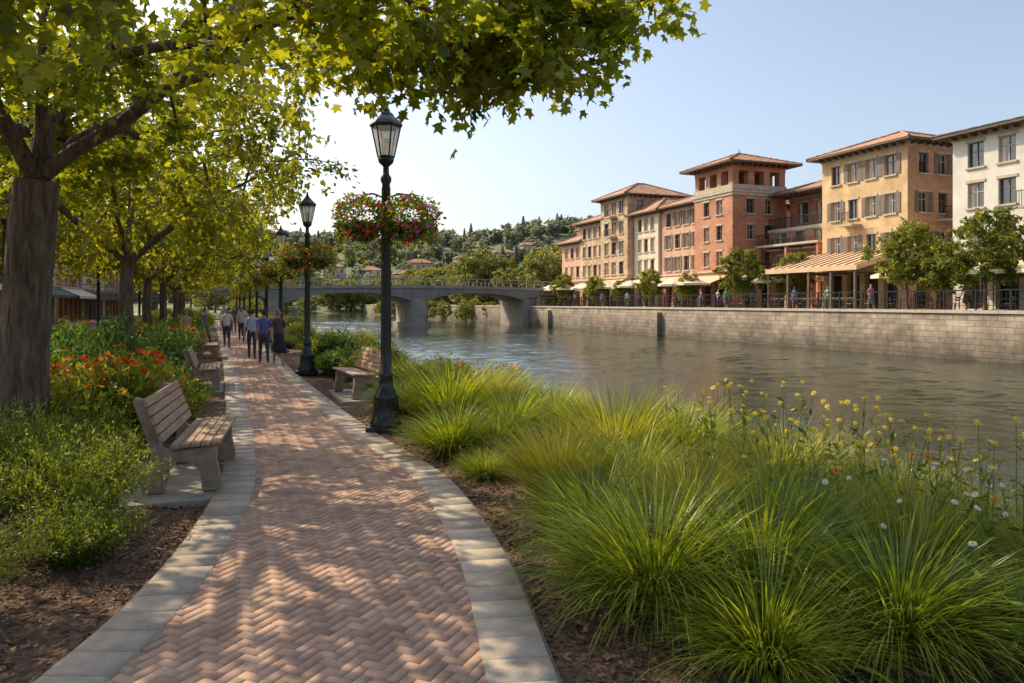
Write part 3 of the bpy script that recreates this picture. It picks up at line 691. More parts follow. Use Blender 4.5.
for yv in np.linspace(40.7, 49.7, 5):
    b.box((41.4, yv, Z), (41.58, yv+.18, 4.6), M['trim_d']); b.box((41.6, yv+.02, 4.2), (45.8, yv+.14, 4.34), M['trim_d'])
for yv in np.linspace(40.7, 49.7, 12): b.tube([(45.85, yv, 6.03), (41.3, yv, 4.74)], [.035, .035], M['trim_d'], 5)
b.box((41.42, 40.9, 2.3), (41.5, 49.6, 2.4), M['trim_d'])
b.obj('cafe_pavilion')
for k, (y0, y1, h, wm) in enumerate([(30, 44, 8.5, 'brick_red'), (44.2, 56, 10, 'stone_t'), (56.2, 68, 8, 'brick_red'), (68.2, 82, 9.5, 'ochre'), (82.2, 96, 8, 'brick_red'), (96.2, 112, 9, 'cream'), (112.2, 130, 8.5, 'brick_red')]):
    B = Bld('shop_building'); zs = [0, 3.6]+[3.6+(h-3.6)*(q+1)/2 for q in range(2)]
    facade(B, (-15, y0, 0), (0, 1, 0), (1, 0, 0), y1-y0, zs, 5, M[wm]); facade(B, (-25, y0, 0), (1, 0, 0), (0, -1, 0), 10, zs, 4, M[wm])
    B.w.quad((-25, y0, 0), (-25, y1, 0), (-25, y1, h), (-25, y0, h), M[wm]); B.w.quad((-25, y1, 0), (-15, y1, 0), (-15, y1, h), (-25, y1, h), M[wm])
    hip(B, -25, -15, y0, y1, h+.16, 1.4, .5, M['roof_g'])
    B.finish()
    b = MB(); b.add([(-14.98, y0+.6, 3.5), (-14.98, y1-.6, 3.5), (-13.2, y1-.6, 2.7), (-13.2, y0+.6, 2.7), (-13.2, y0+.6, 2.45), (-13.2, y1-.6, 2.45)], [(0, 1, 2, 3), (3, 2, 5, 4)], M['umb' if k % 2 == 0 else 'awn_g']); b.obj('shop_awning')
b = MB(); b.quad((-11.5, -20, .03), (-6.2, -20, .03), (-6.2, 180, .03), (-11.5, 180, .03), M['asphalt']); b.obj('street')
b = MB(); b.box((-15, -20, -.1), (-11.5, 180, .16), M['concrete']); b.obj('sidewalk')

# ---------------------------------------------------------------- quay wall, promenade
b = MB()
b.box((39.0, -40, -3), (39.7, 216, 1.42), M['quay'])
b.obj('quay_wall')
b = MB()
y = -40
while y < 216:
    l = 1.5+random.random()*.3; b.box((38.9, y+.01, 1.421), (39.8, y+l-.01, 1.60), M['trim']); y += l
b.obj('quay_coping')
b = MB()
for y in (62, 88): b.box((38.5, y, -3), (38.997, y+1.4, 1.1), M['quay'])
b.obj('quay_buttresses')
b = MB(); b.quad((39.7, -40, 1.506), (60, -40, 1.506), (60, 105, 1.506), (39.7, 105, 1.506), M['promen']); b.obj('promenade')
b = MB()
for y in np.arange(-30, 110, 2.0): b.box((39.30, y, 1.6), (39.39, y+.09, 2.68), M['iron'])
for y in np.arange(20, 60, .25): b.box((39.33, y+.02, 1.7), (39.348, y+.038, 2.6), M['iron'])
for zz in (1.85, 2.2): b.box((39.325, -30, zz), (39.355, 110, zz+.03), M['iron'])
b.box((39.30, -30, 2.681), (39.39, 110, 2.75), M['iron'])
b.obj('quay_railing')
def umbrella_mesh():
    b = MB(); b.tube([(0, 0, 0), (0, 0, 2.65)], [.03, .03], M['trim_d'], 6)
    n = 8; top = (0, 0, 2.75); V = [top]; 
    for k in range(n):
        a = 2*math.pi*k/n; V.append((1.5*math.cos(a), 1.5*math.sin(a), 2.15))
    for k in range(n):
        a = 2*math.pi*k/n; V.append((1.5*math.cos(a), 1.5*math.sin(a), 1.97))
    b.add(V, [(0, 1+k, 1+(k+1) % n) for k in range(n)]+[(1+k, 1+n+k, 1+n+(k+1) % n, 1+(k+1) % n) for k in range(n)], M['umb'])
    b.lathe([(.0, .1), (.25, .08), (.25, 0)], M['iron'], 10); return b.mesh('patio_umbrella')
def table_mesh():
    b = MB(); b.lathe([(0, .75), (.42, .75), (.42, .72), (0, .72)], M['wood'], 14); b.tube([(0, 0, 0), (0, 0, .72)], [.03, .03], M['iron'], 6); b.lathe([(0, .03), (.22, .02), (.22, 0)], M['iron'], 10)
    return b.mesh('cafe_table')
def chair_mesh():
    b = MB()
    b.box((-.2, -.2, .43), (.2, .2, .47), M['wood'])
    for x in (-.18, .15):
        for y in (-.18, .15): b.box((x, y, 0), (x+.03, y+.03, .43), M['iron'])
    for x in (-.18, .15): b.box((x, .17, .47), (x+.03, .20, .9), M['iron'])
    b.box((-.15, .172, .62), (.15, .198, .70), M['wood']); b.box((-.15, .172, .78), (.15, .198, .88), M['wood'])
    return b.mesh('cafe_chair')
um, tm, chm = umbrella_mesh(), table_mesh(), chair_mesh()
rg = np.random.default_rng(9)
for y in list(np.arange(51.5, 99, 3.1))+[27.5, 31, 35, 38.4]:
    x = 42.6+rg.uniform(-1.0, .6)
    if rg.uniform() < .9: add_obj('patio_umbrella', um, (x, y, 1.51), rg.uniform(0, 1), 1.1)
    add_obj('cafe_table', tm, (x+.5, y+.2, 1.51))
    add_obj('cafe_chair', chm, (x+.5, y-.6, 1.51), 3.14); add_obj('cafe_chair', chm, (x+.5, y+1.0, 1.51), 0)
for y in np.arange(41.5, 49.5, 1.7):
    add_obj('cafe_table', tm, (42.8, y, 1.51)); add_obj('cafe_chair', chm, (42.8, y-.7, 1.51), 3.14); add_obj('cafe_chair', chm, (43.5, y, 1.51), -1.57)

# ---------------------------------------------------------------- bridge
B = MB()
def decktop(x): return 3.75+.45*(1-((x-23)/24)**2)
XS = np.concatenate([np.linspace(-16, 6, 10), np.linspace(6.4, 40, 70), np.linspace(41, 64, 10)])
topz, botz = [], []
for x in XS:
    t = max(decktop(x), 2.6); 
    if 6 <= x <= 23.7: f = abs((x-14.85)/8.85)
    elif 23.7 < x <= 40.2: f = abs((x-31.95)/8.25)
    else: f = .3
    topz.append(t); botz.append(t-.85-1.5*f**2.6)
Y0, Y1 = 96, 105
n = len(XS); V = []
for x, t, q in zip(XS, topz, botz): V += [(x, Y0, t), (x, Y0, q), (x, Y1, q), (x, Y1, t)]
F = []
for k in range(n-1):
    a = 4*k
    for e in range(4): F.append((a+e, a+(e+1) % 4, a+4+(e+1) % 4, a+4+e))
B.add(V, F, M['concrete_d'])
for k in range(n-1):
    x0, x1 = XS[k], XS[k+1]; z0, z1 = topz[k], topz[k+1]
    for yy_ in (Y0-.15, Y1-.1):
        V = [(x0, yy_, z0-.25), (x1, yy_, z1-.25), (x1, yy_, z1+.12), (x0, yy_, z0+.12), (x0, yy_+.25, z0-.25), (x1, yy_+.25, z1-.25), (x1, yy_+.25, z1+.12), (x0, yy_+.25, z0+.12)]
        B.add(V, [(0, 1, 2, 3), (3, 2, 6, 7), (7, 6, 5, 4), (4, 5, 1, 0)], M['concrete'])
xr = -14
while xr < 60:
    zz = max(decktop(xr), 2.6)
    for yy_ in (Y0-.02, Y1): B.box((xr, yy_, zz+.12), (xr+.1, yy_+.08, zz+1.0), M['concrete_d'])
    xr += 1.2
for k in range(n-1):
    B.tube([(XS[k], Y0+.02, topz[k]+1.0), (XS[k+1], Y0+.02, topz[k+1]+1.0)], [.06, .06], M['concrete_d'], 5)
    B.tube([(XS[k], Y0+.02, topz[k]+.6), (XS[k+1], Y0+.02, topz[k+1]+.6)], [.03, .03], M['concrete_d'], 5)
def pier(cx, w, zt):
    n = 20; pr = []
    for k in range(n):
        a = 2*math.pi*k/n; pr.append((cx+w*math.cos(a), (Y0+Y1)/2+(3.6 if math.sin(a) > 0 else -3.6)+w*math.sin(a)))
    V = [(x, y, -3) for x, y in pr]+[(x, y, zt) for x, y in pr]
    B.add(V, [(k, (k+1) % n, n+(k+1) % n, n+k) for k in range(n)]+[tuple(range(n, 2*n))], M['concrete'])
    V = [(cx+(x-cx)*1.3, y+(y-100.5)*.05, -3) for x, y in pr]+[(cx+(x-cx)*1.3, y+(y-100.5)*.05, -.6) for x, y in pr]
    B.add(V, [(k, (k+1) % n, n+(k+1) % n, n+k) for k in range(n)]+[tuple(range(n, 2*n))], M['concrete'])
pier(23.7, 1.35, 2.6)
B.box((4.6, 95.8, -3), (6.6, 105.2, 2.4), M['concrete']); B.box((38.3, 95.8, -3), (41.5, 105.2, 2.4), M['concrete']); B.box((-9, 95.8, -.5), (-8, 105.2, 2.0), M['concrete'])
B.box((42, 97, 1), (62, 104, 2.0), M['concrete'])
B.obj('river_bridge')

# ---------------------------------------------------------------- hillside houses
rg = np.random.default_rng(77)
for (x, y, m) in [(150, 420, 'ochre'), (172, 432, 'cream'), (196, 415, 'cream'), (120, 400, 'white'), (60, 360, 'cream'), (44, 372, 'white'), (88, 380, 'ochre'), (215, 440, 'pinkish'), (75, 350, 'cream'), (184, 405, 'white')]:
    z = float(ghgt(x, y))+1.5; B = Bld('hillside_house'); w = rg.uniform(9, 14)
    facade(B, (x, y+8, 0), (0, -1, 0), (-1, 0, 0), 8, [z-2, z+4, z+7.5], 3, M[m], ground='w'); facade(B, (x, y, 0), (1, 0, 0), (0, -1, 0), w, [z-2, z+4, z+7.5], 4, M[m], ground='w')
    hip(B, x, x+w, y, y+8, z+7.7, 2.2, .7); B.finish()

# ---------------------------------------------------------------- street lamps
def lamp_parts():
    b = MB(); I = M['iron']
    b.box((-.27, -.27, 0), (.27, .27, .10), I)
    b.lathe([(.25, .10), (.25, .16), (.21, .22), (.185, .50), (.20, .53), (.17, .58), (.115, .70), (.10, .85), (.12, .88), (.085, .93), (.075, 1.3), (.062, 3.85), (.085, 3.9), (.085, 3.95), (.05, 4.0), (.045, 4.12), (.11, 4.18), (.13, 4.24), (.10, 4.27)], I, 20)
    for k in range(12):
        a = 2*math.pi*k/12; b.tube([(.195*math.cos(a), .195*math.sin(a), .2), (.18*math.cos(a), .18*math.sin(a), .5)], [.018, .015], I, 5)
        b.tube([(.075*math.cos(a), .075*math.sin(a), .95), (.062*math.cos(a), .062*math.sin(a), 3.8)], [.010, .008], I, 4)
    n = 6; z0, z1 = 4.27, 4.74
    r0, r1 = .125, .225
    for k in range(n):
        a0, a1 = 2*math.pi*k/n, 2*math.pi*(k+1)/n
        p = [(r*math.cos(a), r*math.sin(a), z) for r, a, z in ((r0, a0, z0), (r0, a1, z0), (r1, a1, z1), (r1, a0, z1))]
        b.quad(*p, M['lglass']); b.tube([p[0], p[3]], [.013, .013], I, 5); b.tube([p[0], p[1]], [.015, .015], I, 5); b.tube([p[3], p[2]], [.018, .018], I, 5)
    b.tube([(0, 0, 4.27), (0, 0, 4.55)], [.035, .05], M['lglass'], 8)
    b.lathe([(.0, 4.735), (.25, 4.74), (.26, 4.77), (.21, 4.83), (.13, 4.90), (.10, 4.95), (.07, 4.97), (.05, 5.02), (.03, 5.04), (.035, 5.09), (.0, 5.15)], I, 6, smooth=False)
    for sx in (-1, 1):
        b.tube([(0, 0, 3.62), (sx*.2, 0, 3.70), (sx*.36, 0, 3.68), (sx*.40, 0, 3.62)], [.016]*4, I, 6)
        b.tube([(sx*.04, 0, 3.35), (sx*.2, 0, 3.45), (sx*.32, 0, 3.68)], [.012]*3, I, 6)
    return b
def basket_mesh(seed):
    rg = np.random.default_rng(seed); b = MB()
    b.lathe([(.0, -.27), (.10, -.26), (.2, -.18), (.26, -.05), (.28, .02), (.24, .03)], M['iron'], 14)
    for k in range(3):
        a = 2.1*k; b.tube([(.25*math.cos(a), .25*math.sin(a), .02), (0, 0, .42)], [.006, .006], M['iron'], 4)
    n = 2600; d = nrm(rg.normal(size=(n, 3))); r = rg.uniform(.3, 1.05, n)**.5; lump = 1+.15*np.sin(5*np.arctan2(d[:, 1], d[:, 0])+seed)
    P = d*(r*lump)[:, None]*np.array([.46, .44, .32])+np.array([0, 0, .12]); hang = rg.uniform(size=n) < .3
    hl = rg.uniform(0, 1, hang.sum())**1.5*.45*(1+.5*np.sin(7*np.arctan2(d[hang, 1], d[hang, 0]))); P[hang] = np.stack([d[hang, 0]*.43, d[hang, 1]*.41, -hl], -1)
    D = nrm(d+rdir(n, rg)*.8); Vg, Fg = place(LEAF4, P, D, rdir(n, rg)+np.array([0, 0, .8]), rg.uniform(.04, .08, n))
    G = [(Vg, Fg, 0, np.repeat(rg.uniform(.1, 1, n), 4))]
    pet = np.array([(0, 0, 0), (.35, .4, .08), (.25, .9, .05), (-.25, .9, .05), (-.35, .4, .08)])
    n = 130; d = nrm(rg.normal(size=(n, 3))); P = d*np.array([.49, .47, .35])+np.array([0, 0, .12]); hang = rg.uniform(size=n) < .25
    P[hang, 2] = -rg.uniform(0, .3, hang.sum()); cat = rg.integers(0, 5, n)
    for q in range(5):
        a = 2*math.pi*q/5; t1 = nrm(np.cross(d, np.array([.1, .2, 1.]))); t2 = np.cross(d, t1); t = t1*math.cos(a)+t2*math.sin(a)
        Vf, Ff = place(pet, P, t+d*.25, d, rg.uniform(.03, .05, n)); G.append((Vf, Ff, 1+cat, np.repeat(rg.uniform(0, 1, n), 5)))
    if seed == 4: ms = [M['shrub'], M['p_org'], M['p_yel'], M['p_org'], M['p_pink'], M['p_red']]
    else: ms = [M['shrub'], M['p_pink'], M['p_red'], M['p_pur'], M['p_red'], M['p_pink']]
    return b.mesh('basket_bowl'), np_mesh('basket_plants', G, ms)
lampm = lamp_parts().mesh('post_and_lantern')
bks = [basket_mesh(s) for s in (1, 2, 3)]
orng = basket_mesh(4)
def lamp(x, y, k, rz=0):
    e = empty('street_lamp', (x, y, .0), rz)
    add_obj('post_and_lantern', lampm, parent=e)
    for q, sx in enumerate((-1, 1)):
        bm, pm = bks[(k+q) % 3] if k == 0 or k == 3 else orng
        add_obj('basket_bowl', bm, (sx*.36, 0, 3.22), parent=e); add_obj('basket_plants', pm, (sx*.36, 0, 3.22), sx*1.3+k, parent=e)
LY = [11.6, 21.8, 31.5, 40, 49, 58, 68, 79, 90]
for k, y in enumerate(LY): lamp(float(re_(y))+ (.20 if k == 0 else .30), y, k, -.35)
for y in (24, 40, 58): 
    e = empty('street_lamp', (-5.6, y, 0)); add_obj('post_and_lantern', lampm, parent=e)

# ---------------------------------------------------------------- benches
def bench_mesh(L_=1.9):
    b = MB()
    pr = [(-.34, 0), (-.14, 0), (-.10, .22), (-.02, .31), (.14, .30), (.20, .2), (.22, 0), (.40, 0), (.40, .12), (.36, .28), (.36, .44), (.28, .462), (-.08, .42), (-.16, .46), (-.34, .96), (-.42, .98), (-.43, .93), (-.26, .42), (-.27, .25), (-.34, .1)]
    for y in (-L_/2+.12, L_/2-.24): b.extr(pr, 'y', y, y+.12, M['cast'])
    b2 = MB()
    for k in range(5):
        x = -.07+k*.098; z = .470+k*.006
        b2.box((x, -L_/2, z), (x+.085, L_/2, z+.035), M['wood'])
    for k in range(5):
        f = k*.1+.05; cx, cz = -.175-.34*f, .52+.92*f
        dx, dz = -.347, .938; h = .042
        P = [(cx-dx*h, cz-dz*h), (cx-dx*h+.034, cz-dz*h+.012), (cx+dx*h+.034, cz+dz*h+.012), (cx+dx*h, cz+dz*h)]
        P = [(p+.02, q) for p, q in P]
        b2.extr(P, 'y', -L_/2, L_/2, M['wood'])
    return b.mesh('end_supports'), b2.mesh('slats')
bm1, bm2 = bench_mesh()
def bench(x, y, rz, s=1.0):
    e = empty('park_bench', (x, y, .02), rz, s)
    for nme, m_ in (('end_supports', bm1), ('slats', bm2)):
        o = add_obj(nme, m_, parent=e); bv = o.modifiers.new('bevel', 'BEVEL'); bv.width = .008; bv.segments = 2
bench(-.37, 9.4, -.10, 1.02)
bench(-.50, 19.2, 0, .95)
bench(-.65, 29, 0, 1.0)
bench(2.75, 16.4, math.pi+.1, 1.0)
b = MB(); b.box((-1.0, 8.2, -.1), (-.10, 10.4, .012), M['concrete']); b.box((-1.05, 18, -.1), (-.05, 20.4, .012), M['concrete']); b.box((2.2, 15.3, -.1), (3.2, 17.5, .012), M['concrete']); b.obj('bench_pad')

# ---------------------------------------------------------------- plants
def grass_mesh(seed, n, h, spread, width, base=.16, seg=6, stiff=.5):
    rg = np.random.default_rng(seed)
    az = rg.uniform(0, 2*np.pi, n); q = np.sqrt(rg.uniform(0, 1, n)); r0 = q*base; L_ = h*rg.uniform(.55, 1.12, n)
    lean = (q*.75+np.abs(rg.normal(0, .15, n)))*spread; curl = rg.uniform(.25, 1.0, n)*(1-stiff)*2.4
    t = np.linspace(0, 1, seg+1)
    az2 = az+rg.normal(0, .35, n)
    ang = lean[:, None]+curl[:, None]*t[None]**1.8
    dl = L_[:, None]/seg
    rr = np.cumsum(np.sin(ang)*dl, 1)-np.sin(ang[:, :1])*dl; zz = np.cumsum(np.cos(ang)*dl, 1)-np.cos(ang[:, :1])*dl
    X = r0[:, None]*np.cos(az)[:, None]+rr*np.cos(az2)[:, None]; Yv = r0[:, None]*np.sin(az)[:, None]+rr*np.sin(az2)[:, None]
    tw = az2+np.pi/2+rg.normal(0, .7, n)
    w = width*rg.uniform(.6, 1.3, n)[:, None]*np.maximum(1-t[None]**2.2, .03)/2
    A = np.stack([X+w*np.cos(tw)[:, None], Yv+w*np.sin(tw)[:, None], zz], -1); Bv = np.stack([X-w*np.cos(tw)[:, None], Yv-w*np.sin(tw)[:, None], zz], -1)
    V = np.stack([A, Bv], 2).reshape(-1, 3)
    i = np.arange(n)[:, None]*(seg+1)*2; j = np.arange(seg)[None]*2
    F = np.stack([i+j, i+j+1, i+j+3, i+j+2], -1).reshape(-1, 4)
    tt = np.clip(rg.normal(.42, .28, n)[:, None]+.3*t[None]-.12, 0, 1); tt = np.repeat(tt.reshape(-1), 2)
    return [(V, F, 0, tt)]
GM = []
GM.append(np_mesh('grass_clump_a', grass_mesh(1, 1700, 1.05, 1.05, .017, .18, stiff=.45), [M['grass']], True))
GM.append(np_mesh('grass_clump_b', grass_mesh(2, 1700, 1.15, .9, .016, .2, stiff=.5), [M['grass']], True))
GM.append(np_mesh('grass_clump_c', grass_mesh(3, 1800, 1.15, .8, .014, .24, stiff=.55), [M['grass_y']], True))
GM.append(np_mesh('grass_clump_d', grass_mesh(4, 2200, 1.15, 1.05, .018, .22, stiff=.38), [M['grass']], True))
GR = [(2.85, 9.6, .9, 0), (3.4, 9.5, .72, 3), (3.45, 11.9, 1.2, 1), (4.1, 12.3, 1.05, 2), (4.0, 10.4, 1.0, 0), (4.75, 10.6, .88, 1), (2.95, 13.4, .85, 0),
      (4.35, 7.9, 1.12, 2), (4.95, 7.5, .98, 1), (3.25, 7.1, .85, 2), (3.9, 6.7, .8, 1), (2.8, 8.2, .4, 3), (3.0, 5.8, .88, 0), (3.8, 5.6, .85, 2),
      (2.75, 4.45, .92, 3), (3.45, 4.2, .92, 3), (2.9, 3.5, .75, 0), (4.15, 4.6, .85, 1), (3.75, 3.35, .8, 3), (4.7, 5.6, .85, 2), (4.65, 4.0, .75, 2), (5.3, 6.1, .85, 2), (5.3, 4.8, .8, 2), (4.4, 2.9, .7, 0), (5.9, 5.1, .8, 2), (5.6, 3.9, .8, 2), (5.1, 3.2, .7, 2), (6.2, 4.2, .75, 2), (5.9, 6.6, .75, 2), (5.5, 8.9, .75, 1), (5.6, 12.2, .7, 2)]
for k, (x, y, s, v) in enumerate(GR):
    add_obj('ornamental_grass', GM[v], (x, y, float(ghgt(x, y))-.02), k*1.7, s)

def shrub_mesh(seed, h, r, stems, per, lsize, mat, tp=LEAFN, flowers=None, nf=0, fs=.04, upright=.4):
    rg = np.random.default_rng(seed)
    az = rg.uniform(0, 2*np.pi, stems); q = np.sqrt(rg.uniform(0, 1, stems))
    hh = h*rg.uniform(.7, 1.15, stems)*np.cos(q*.85)
    tip = np.stack([np.cos(az)*r*q, np.sin(az)*r*q, hh], -1); base = tip*np.array([.25, .25, 0])
    t = rg.uniform(.12, 1, (stems, per)); P = base[:, None]+(tip-base)[:, None]*t[..., None]; P[..., :2] += (tip-base)[:, None, :2]*(-.25*np.sin(np.pi*t))[..., None]
    P += rg.normal(0, .02, P.shape)*r; d = nrm(tip-base)
    D = np.repeat(d, per, 0)*.5+rdir(stems*per, rg)*.8; D[:, 2] += .25; Nn = rdir(stems*per, rg)*.6+np.array([0, 0, 1.])
    P = P.reshape(-1, 3); m_ = len(P)
    V, F = place(tp, P, D, Nn, rg.uniform(.6, 1.3, m_)*lsize)
    tt = np.clip(np.repeat(rg.normal(.4, .2, stems), per)+t.reshape(-1)*.35-.15+rg.normal(0, .12, m_), 0, 1)
    G = [(V, F, 0, np.repeat(tt, len(tp)))]; mats = [mat]
    for fi, fm in enumerate(flowers or []):
        mats.append(fm); idx = rg.choice(stems, nf, replace=nf > stems); P = tip[idx]+rg.normal(0, .03, (nf, 3))+np.array([0, 0, .04]); d = nrm(rg.normal(0, .5, (nf, 3))+np.array([-.2, -.3, .9]))
        t1 = nrm(np.cross(d, np.array([.3, .8, .1]))); t2 = np.cross(d, t1); sz = rg.uniform(.7, 1.2, nf)*fs
        for k in range(7):
            a = 2*math.pi*k/7; Vf, Ff = place(LEAF4*np.array([1.2, 1, 1]), P, t1*math.cos(a)+t2*math.sin(a)+d*.3, d, sz); G.append((Vf, Ff, fi+1, np.repeat(rg.uniform(0, 1, nf), 4)))
    return np_mesh('shrub_mesh', G, mats)
S = {}
S['fine1'] = shrub_mesh(1, .85, .8, 480, 32, .046, M['shrub'])
S['fine2'] = shrub_mesh(2, .8, .85, 480, 32, .05, M['shrub'])
S['dark'] = shrub_mesh(3, 1.1, .8, 300, 26, .085, M['shrub_d'], LEAF4)
S['dark2'] = shrub_mesh(4, 1.3, .9, 320, 26, .10, M['shrub_d'], LEAFN)
S['red'] = shrub_mesh(5, 1.25, .75, 200, 28, .12, M['shrub'], LEAFN, [M['p_red'], M['p_org']], 22, .07)
S['yel'] = shrub_mesh(6, 1.1, .8, 220, 28, .10, M['shrub'], LEAFN, [M['p_yel'], M['p_org']], 18, .06)
S['mix'] = shrub_mesh(7, .9, .75, 220, 24, .07, M['shrub'], LEAF4, [M['p_org'], M['p_yel'], M['p_pink']], 12, .05)
S['plain'] = shrub_mesh(8, .85, .8, 300, 24, .06, M['shrub'], LEAF4)
def shrub(kind, x, y, s, nm='shrub'):
    add_obj(nm, S[kind], (x, y, float(ghgt(x, y))-.03), random.uniform(0, 6), (s*random.uniform(.9, 1.1), s*random.uniform(.9, 1.1), s*random.uniform(.85, 1.15)))
for a in [('fine1', -1.25, 7.6, .98), ('fine2', -1.1, 6.75, .75), ('fine1', -2.3, 7.2, 1.0), ('fine2', -1.7, 5.7, .72), ('fine1', -2.8, 5.9, .9), ('fine2', -3.3, 7.4, 1.1), ('fine1', -1.9, 8.8, 1.0), ('fine2', -1.4, 9.6, .75), ('fine2', -2.9, 9.0, 1.15), ('fine1', -3.9, 6.4, 1.2), ('fine2', -2.4, 4.7, .55), ('fine1', -1.6, 10.5, .85), ('fine2', -3.3, 9.9, 1.2),
          ('plain', -.7, 14.2, .75), ('plain', -.85, 12.6, .7), ('plain', -.65, 16.2, .7), ('dark', -1.3, 16.6, 1.0), ('dark2', -3.4, 12.2, 1.15), ('dark2', -2.4, 13.5, 1.2), ('dark2', -1.9, 14.8, 1.2), ('dark2', -3.3, 15.2, 1.3)]: shrub(*a)
for a in [('red', -1.35, 11.8, 1.0), ('red', -2.0, 12.4, 1.12), ('yel', -1.85, 11.2, .95), ('red', -1.3, 13.0, 1.05), ('yel', -2.7, 11.4, 1.05), ('yel', -3.6, 13.2, 1.1), ('mix', -1.2, 15.2, 1.0)]: shrub(a[0], a[1], a[2], a[3], 'flowering_perennial')
rg = np.random.default_rng(15)
for k in range(80):
    y = 15+76*rg.uniform()**1.4; x = float(le_(y))-.7-rg.uniform(0, 3.6)
    if abs(y-19.2) < 1.6 and x > -1.5 or abs(y-29) < 1.6 and x > -1.6: continue
    kd = ['dark', 'dark2', 'mix', 'plain', 'yel', 'red', 'dark2', 'plain'][rg.integers(0, 8)]; shrub(kd, x, y, rg.uniform(.8, 1.15)*(.8 if x > -1.3 else 1.1), 'shrub')
for k in range(85):
    y = 12.8+85*rg.uniform()**1.5; x = float(re_(y))+.75+rg.uniform(0, 2.6)
    if abs(y-16.3) < 1.7 and x < 3.7: continue
    kd = ['plain', 'mix', 'fine1', 'yel', 'g', 'g', 'dark', 'plain'][rg.integers(0, 8)]
    if kd == 'g': add_obj('ornamental_grass', GM[rg.integers(0, 3)], (x, y, float(ghgt(x, y))), rg.uniform(0, 6), rg.uniform(.7, 1.0))
    else: shrub(kd, x, y, rg.uniform(.7, 1.0), 'shrub')
for k in range(40):
    y = 2+28*rg.uniform(); x = 5.7+rg.uniform(0, 1.2)
    add_obj('ornamental_grass', GM[rg.integers(1, 3)], (x, y, float(ghgt(x, y))), rg.uniform(0, 6), rg.uniform(.4, .6))
for a in [(5.4, 4.3, .75), (4.9, 3.7, .65), (6.0, 5.6, .8), (4.9, 5.3, .7), (5.9, 3.4, .7), (5.5, 5.2, .8), (6.3, 4.8, .8)]: shrub('fine1', *a)

def flower_patch(name, pts, hs, petm, np_, fr_, center, rg):
    P = np.array(pts); n = len(P); G = []
    heads = []
    for k in range(n):
        x, y = P[k]; z = float(ghgt(x, y)); h = hs[k]; dx, dy = rg.normal(0, .12, 2)
        pts_ = [(x, y, z), (x+dx*.3, y+dy*.3, z+h*.5), (x+dx, y+dy, z+h)]; V, F = tube(pts_, [.004, .003, .0025], 4); G.append((V, F, 0, .5)); heads.append(pts_[-1])
        m_ = 14; LP = np.array([np.array(pts_[0])*(1-t)+np.array(pts_[2])*t for t in rg.uniform(.15, .88, m_)]); V, F = place(LEAFN, LP, rdir(m_, rg)+np.array([0, 0, .4]), rdir(m_, rg)+np.array([0, 0, 1]), rg.uniform(.05, .12, m_)); G.append((V, F, 1, np.repeat(rg.uniform(0, 1, m_), 4)))
    Hd = np.array(heads); d = nrm(rg.normal(0, .35, (n, 3))+np.array([-.3, -.5, .8])); t1 = nrm(np.cross(d, np.array([.3, .8, .1]))); t2 = np.cross(d, t1); sz = rg.uniform(.8, 1.2, n)*fr_
    for k in range(np_):
        a = 2*math.pi*k/np_; V, F = place(np.array([(-.05, .1, 0), (.05, .1, 0), (.17, .6, 0), (.1, 1, -.08), (-.1, 1, -.08), (-.17, .6, 0)]), Hd, t1*math.cos(a)+t2*math.sin(a), d, sz); G.append((V, F, 2, np.repeat(rg.uniform(0, 1, n), 6)))
    for hh, dd, s_ in zip(Hd, d, sz):
        V, F = tube([hh-dd*.004, hh+dd*.006, hh+dd*.012], [s_*.28, s_*.26, s_*.08], 7); G.append((V, F, 3, .5))
    add_obj(name, np_mesh(name, G, [M['shrub'], M['shrub'], petm, center]))
rg = np.random.default_rng(99)
def rp(n, x0, x1, y0, y1): return [(rg.uniform(x0, x1), rg.uniform(y0, y1)) for _ in range(n)]
flower_patch('yellow_wildflowers', rp(190, 4.1, 6.7, 3.2, 7.0), rg.uniform(.7, 1.25, 190), M['p_yel'], 8, .028, M['p_yel'], rg)
flower_patch('daisy_flowers', rp(26, 3.8, 5.6, 2.6, 4.4), rg.uniform(.5, .85, 26), M['p_wht'], 11, .022, M['p_yel'], rg)
flower_patch('orange_coneflowers', rp(9, 4.0, 6.0, 3.2, 5.6), rg.uniform(.7, 1.0, 9), M['p_org'], 10, .032, M['trim_d'], rg)

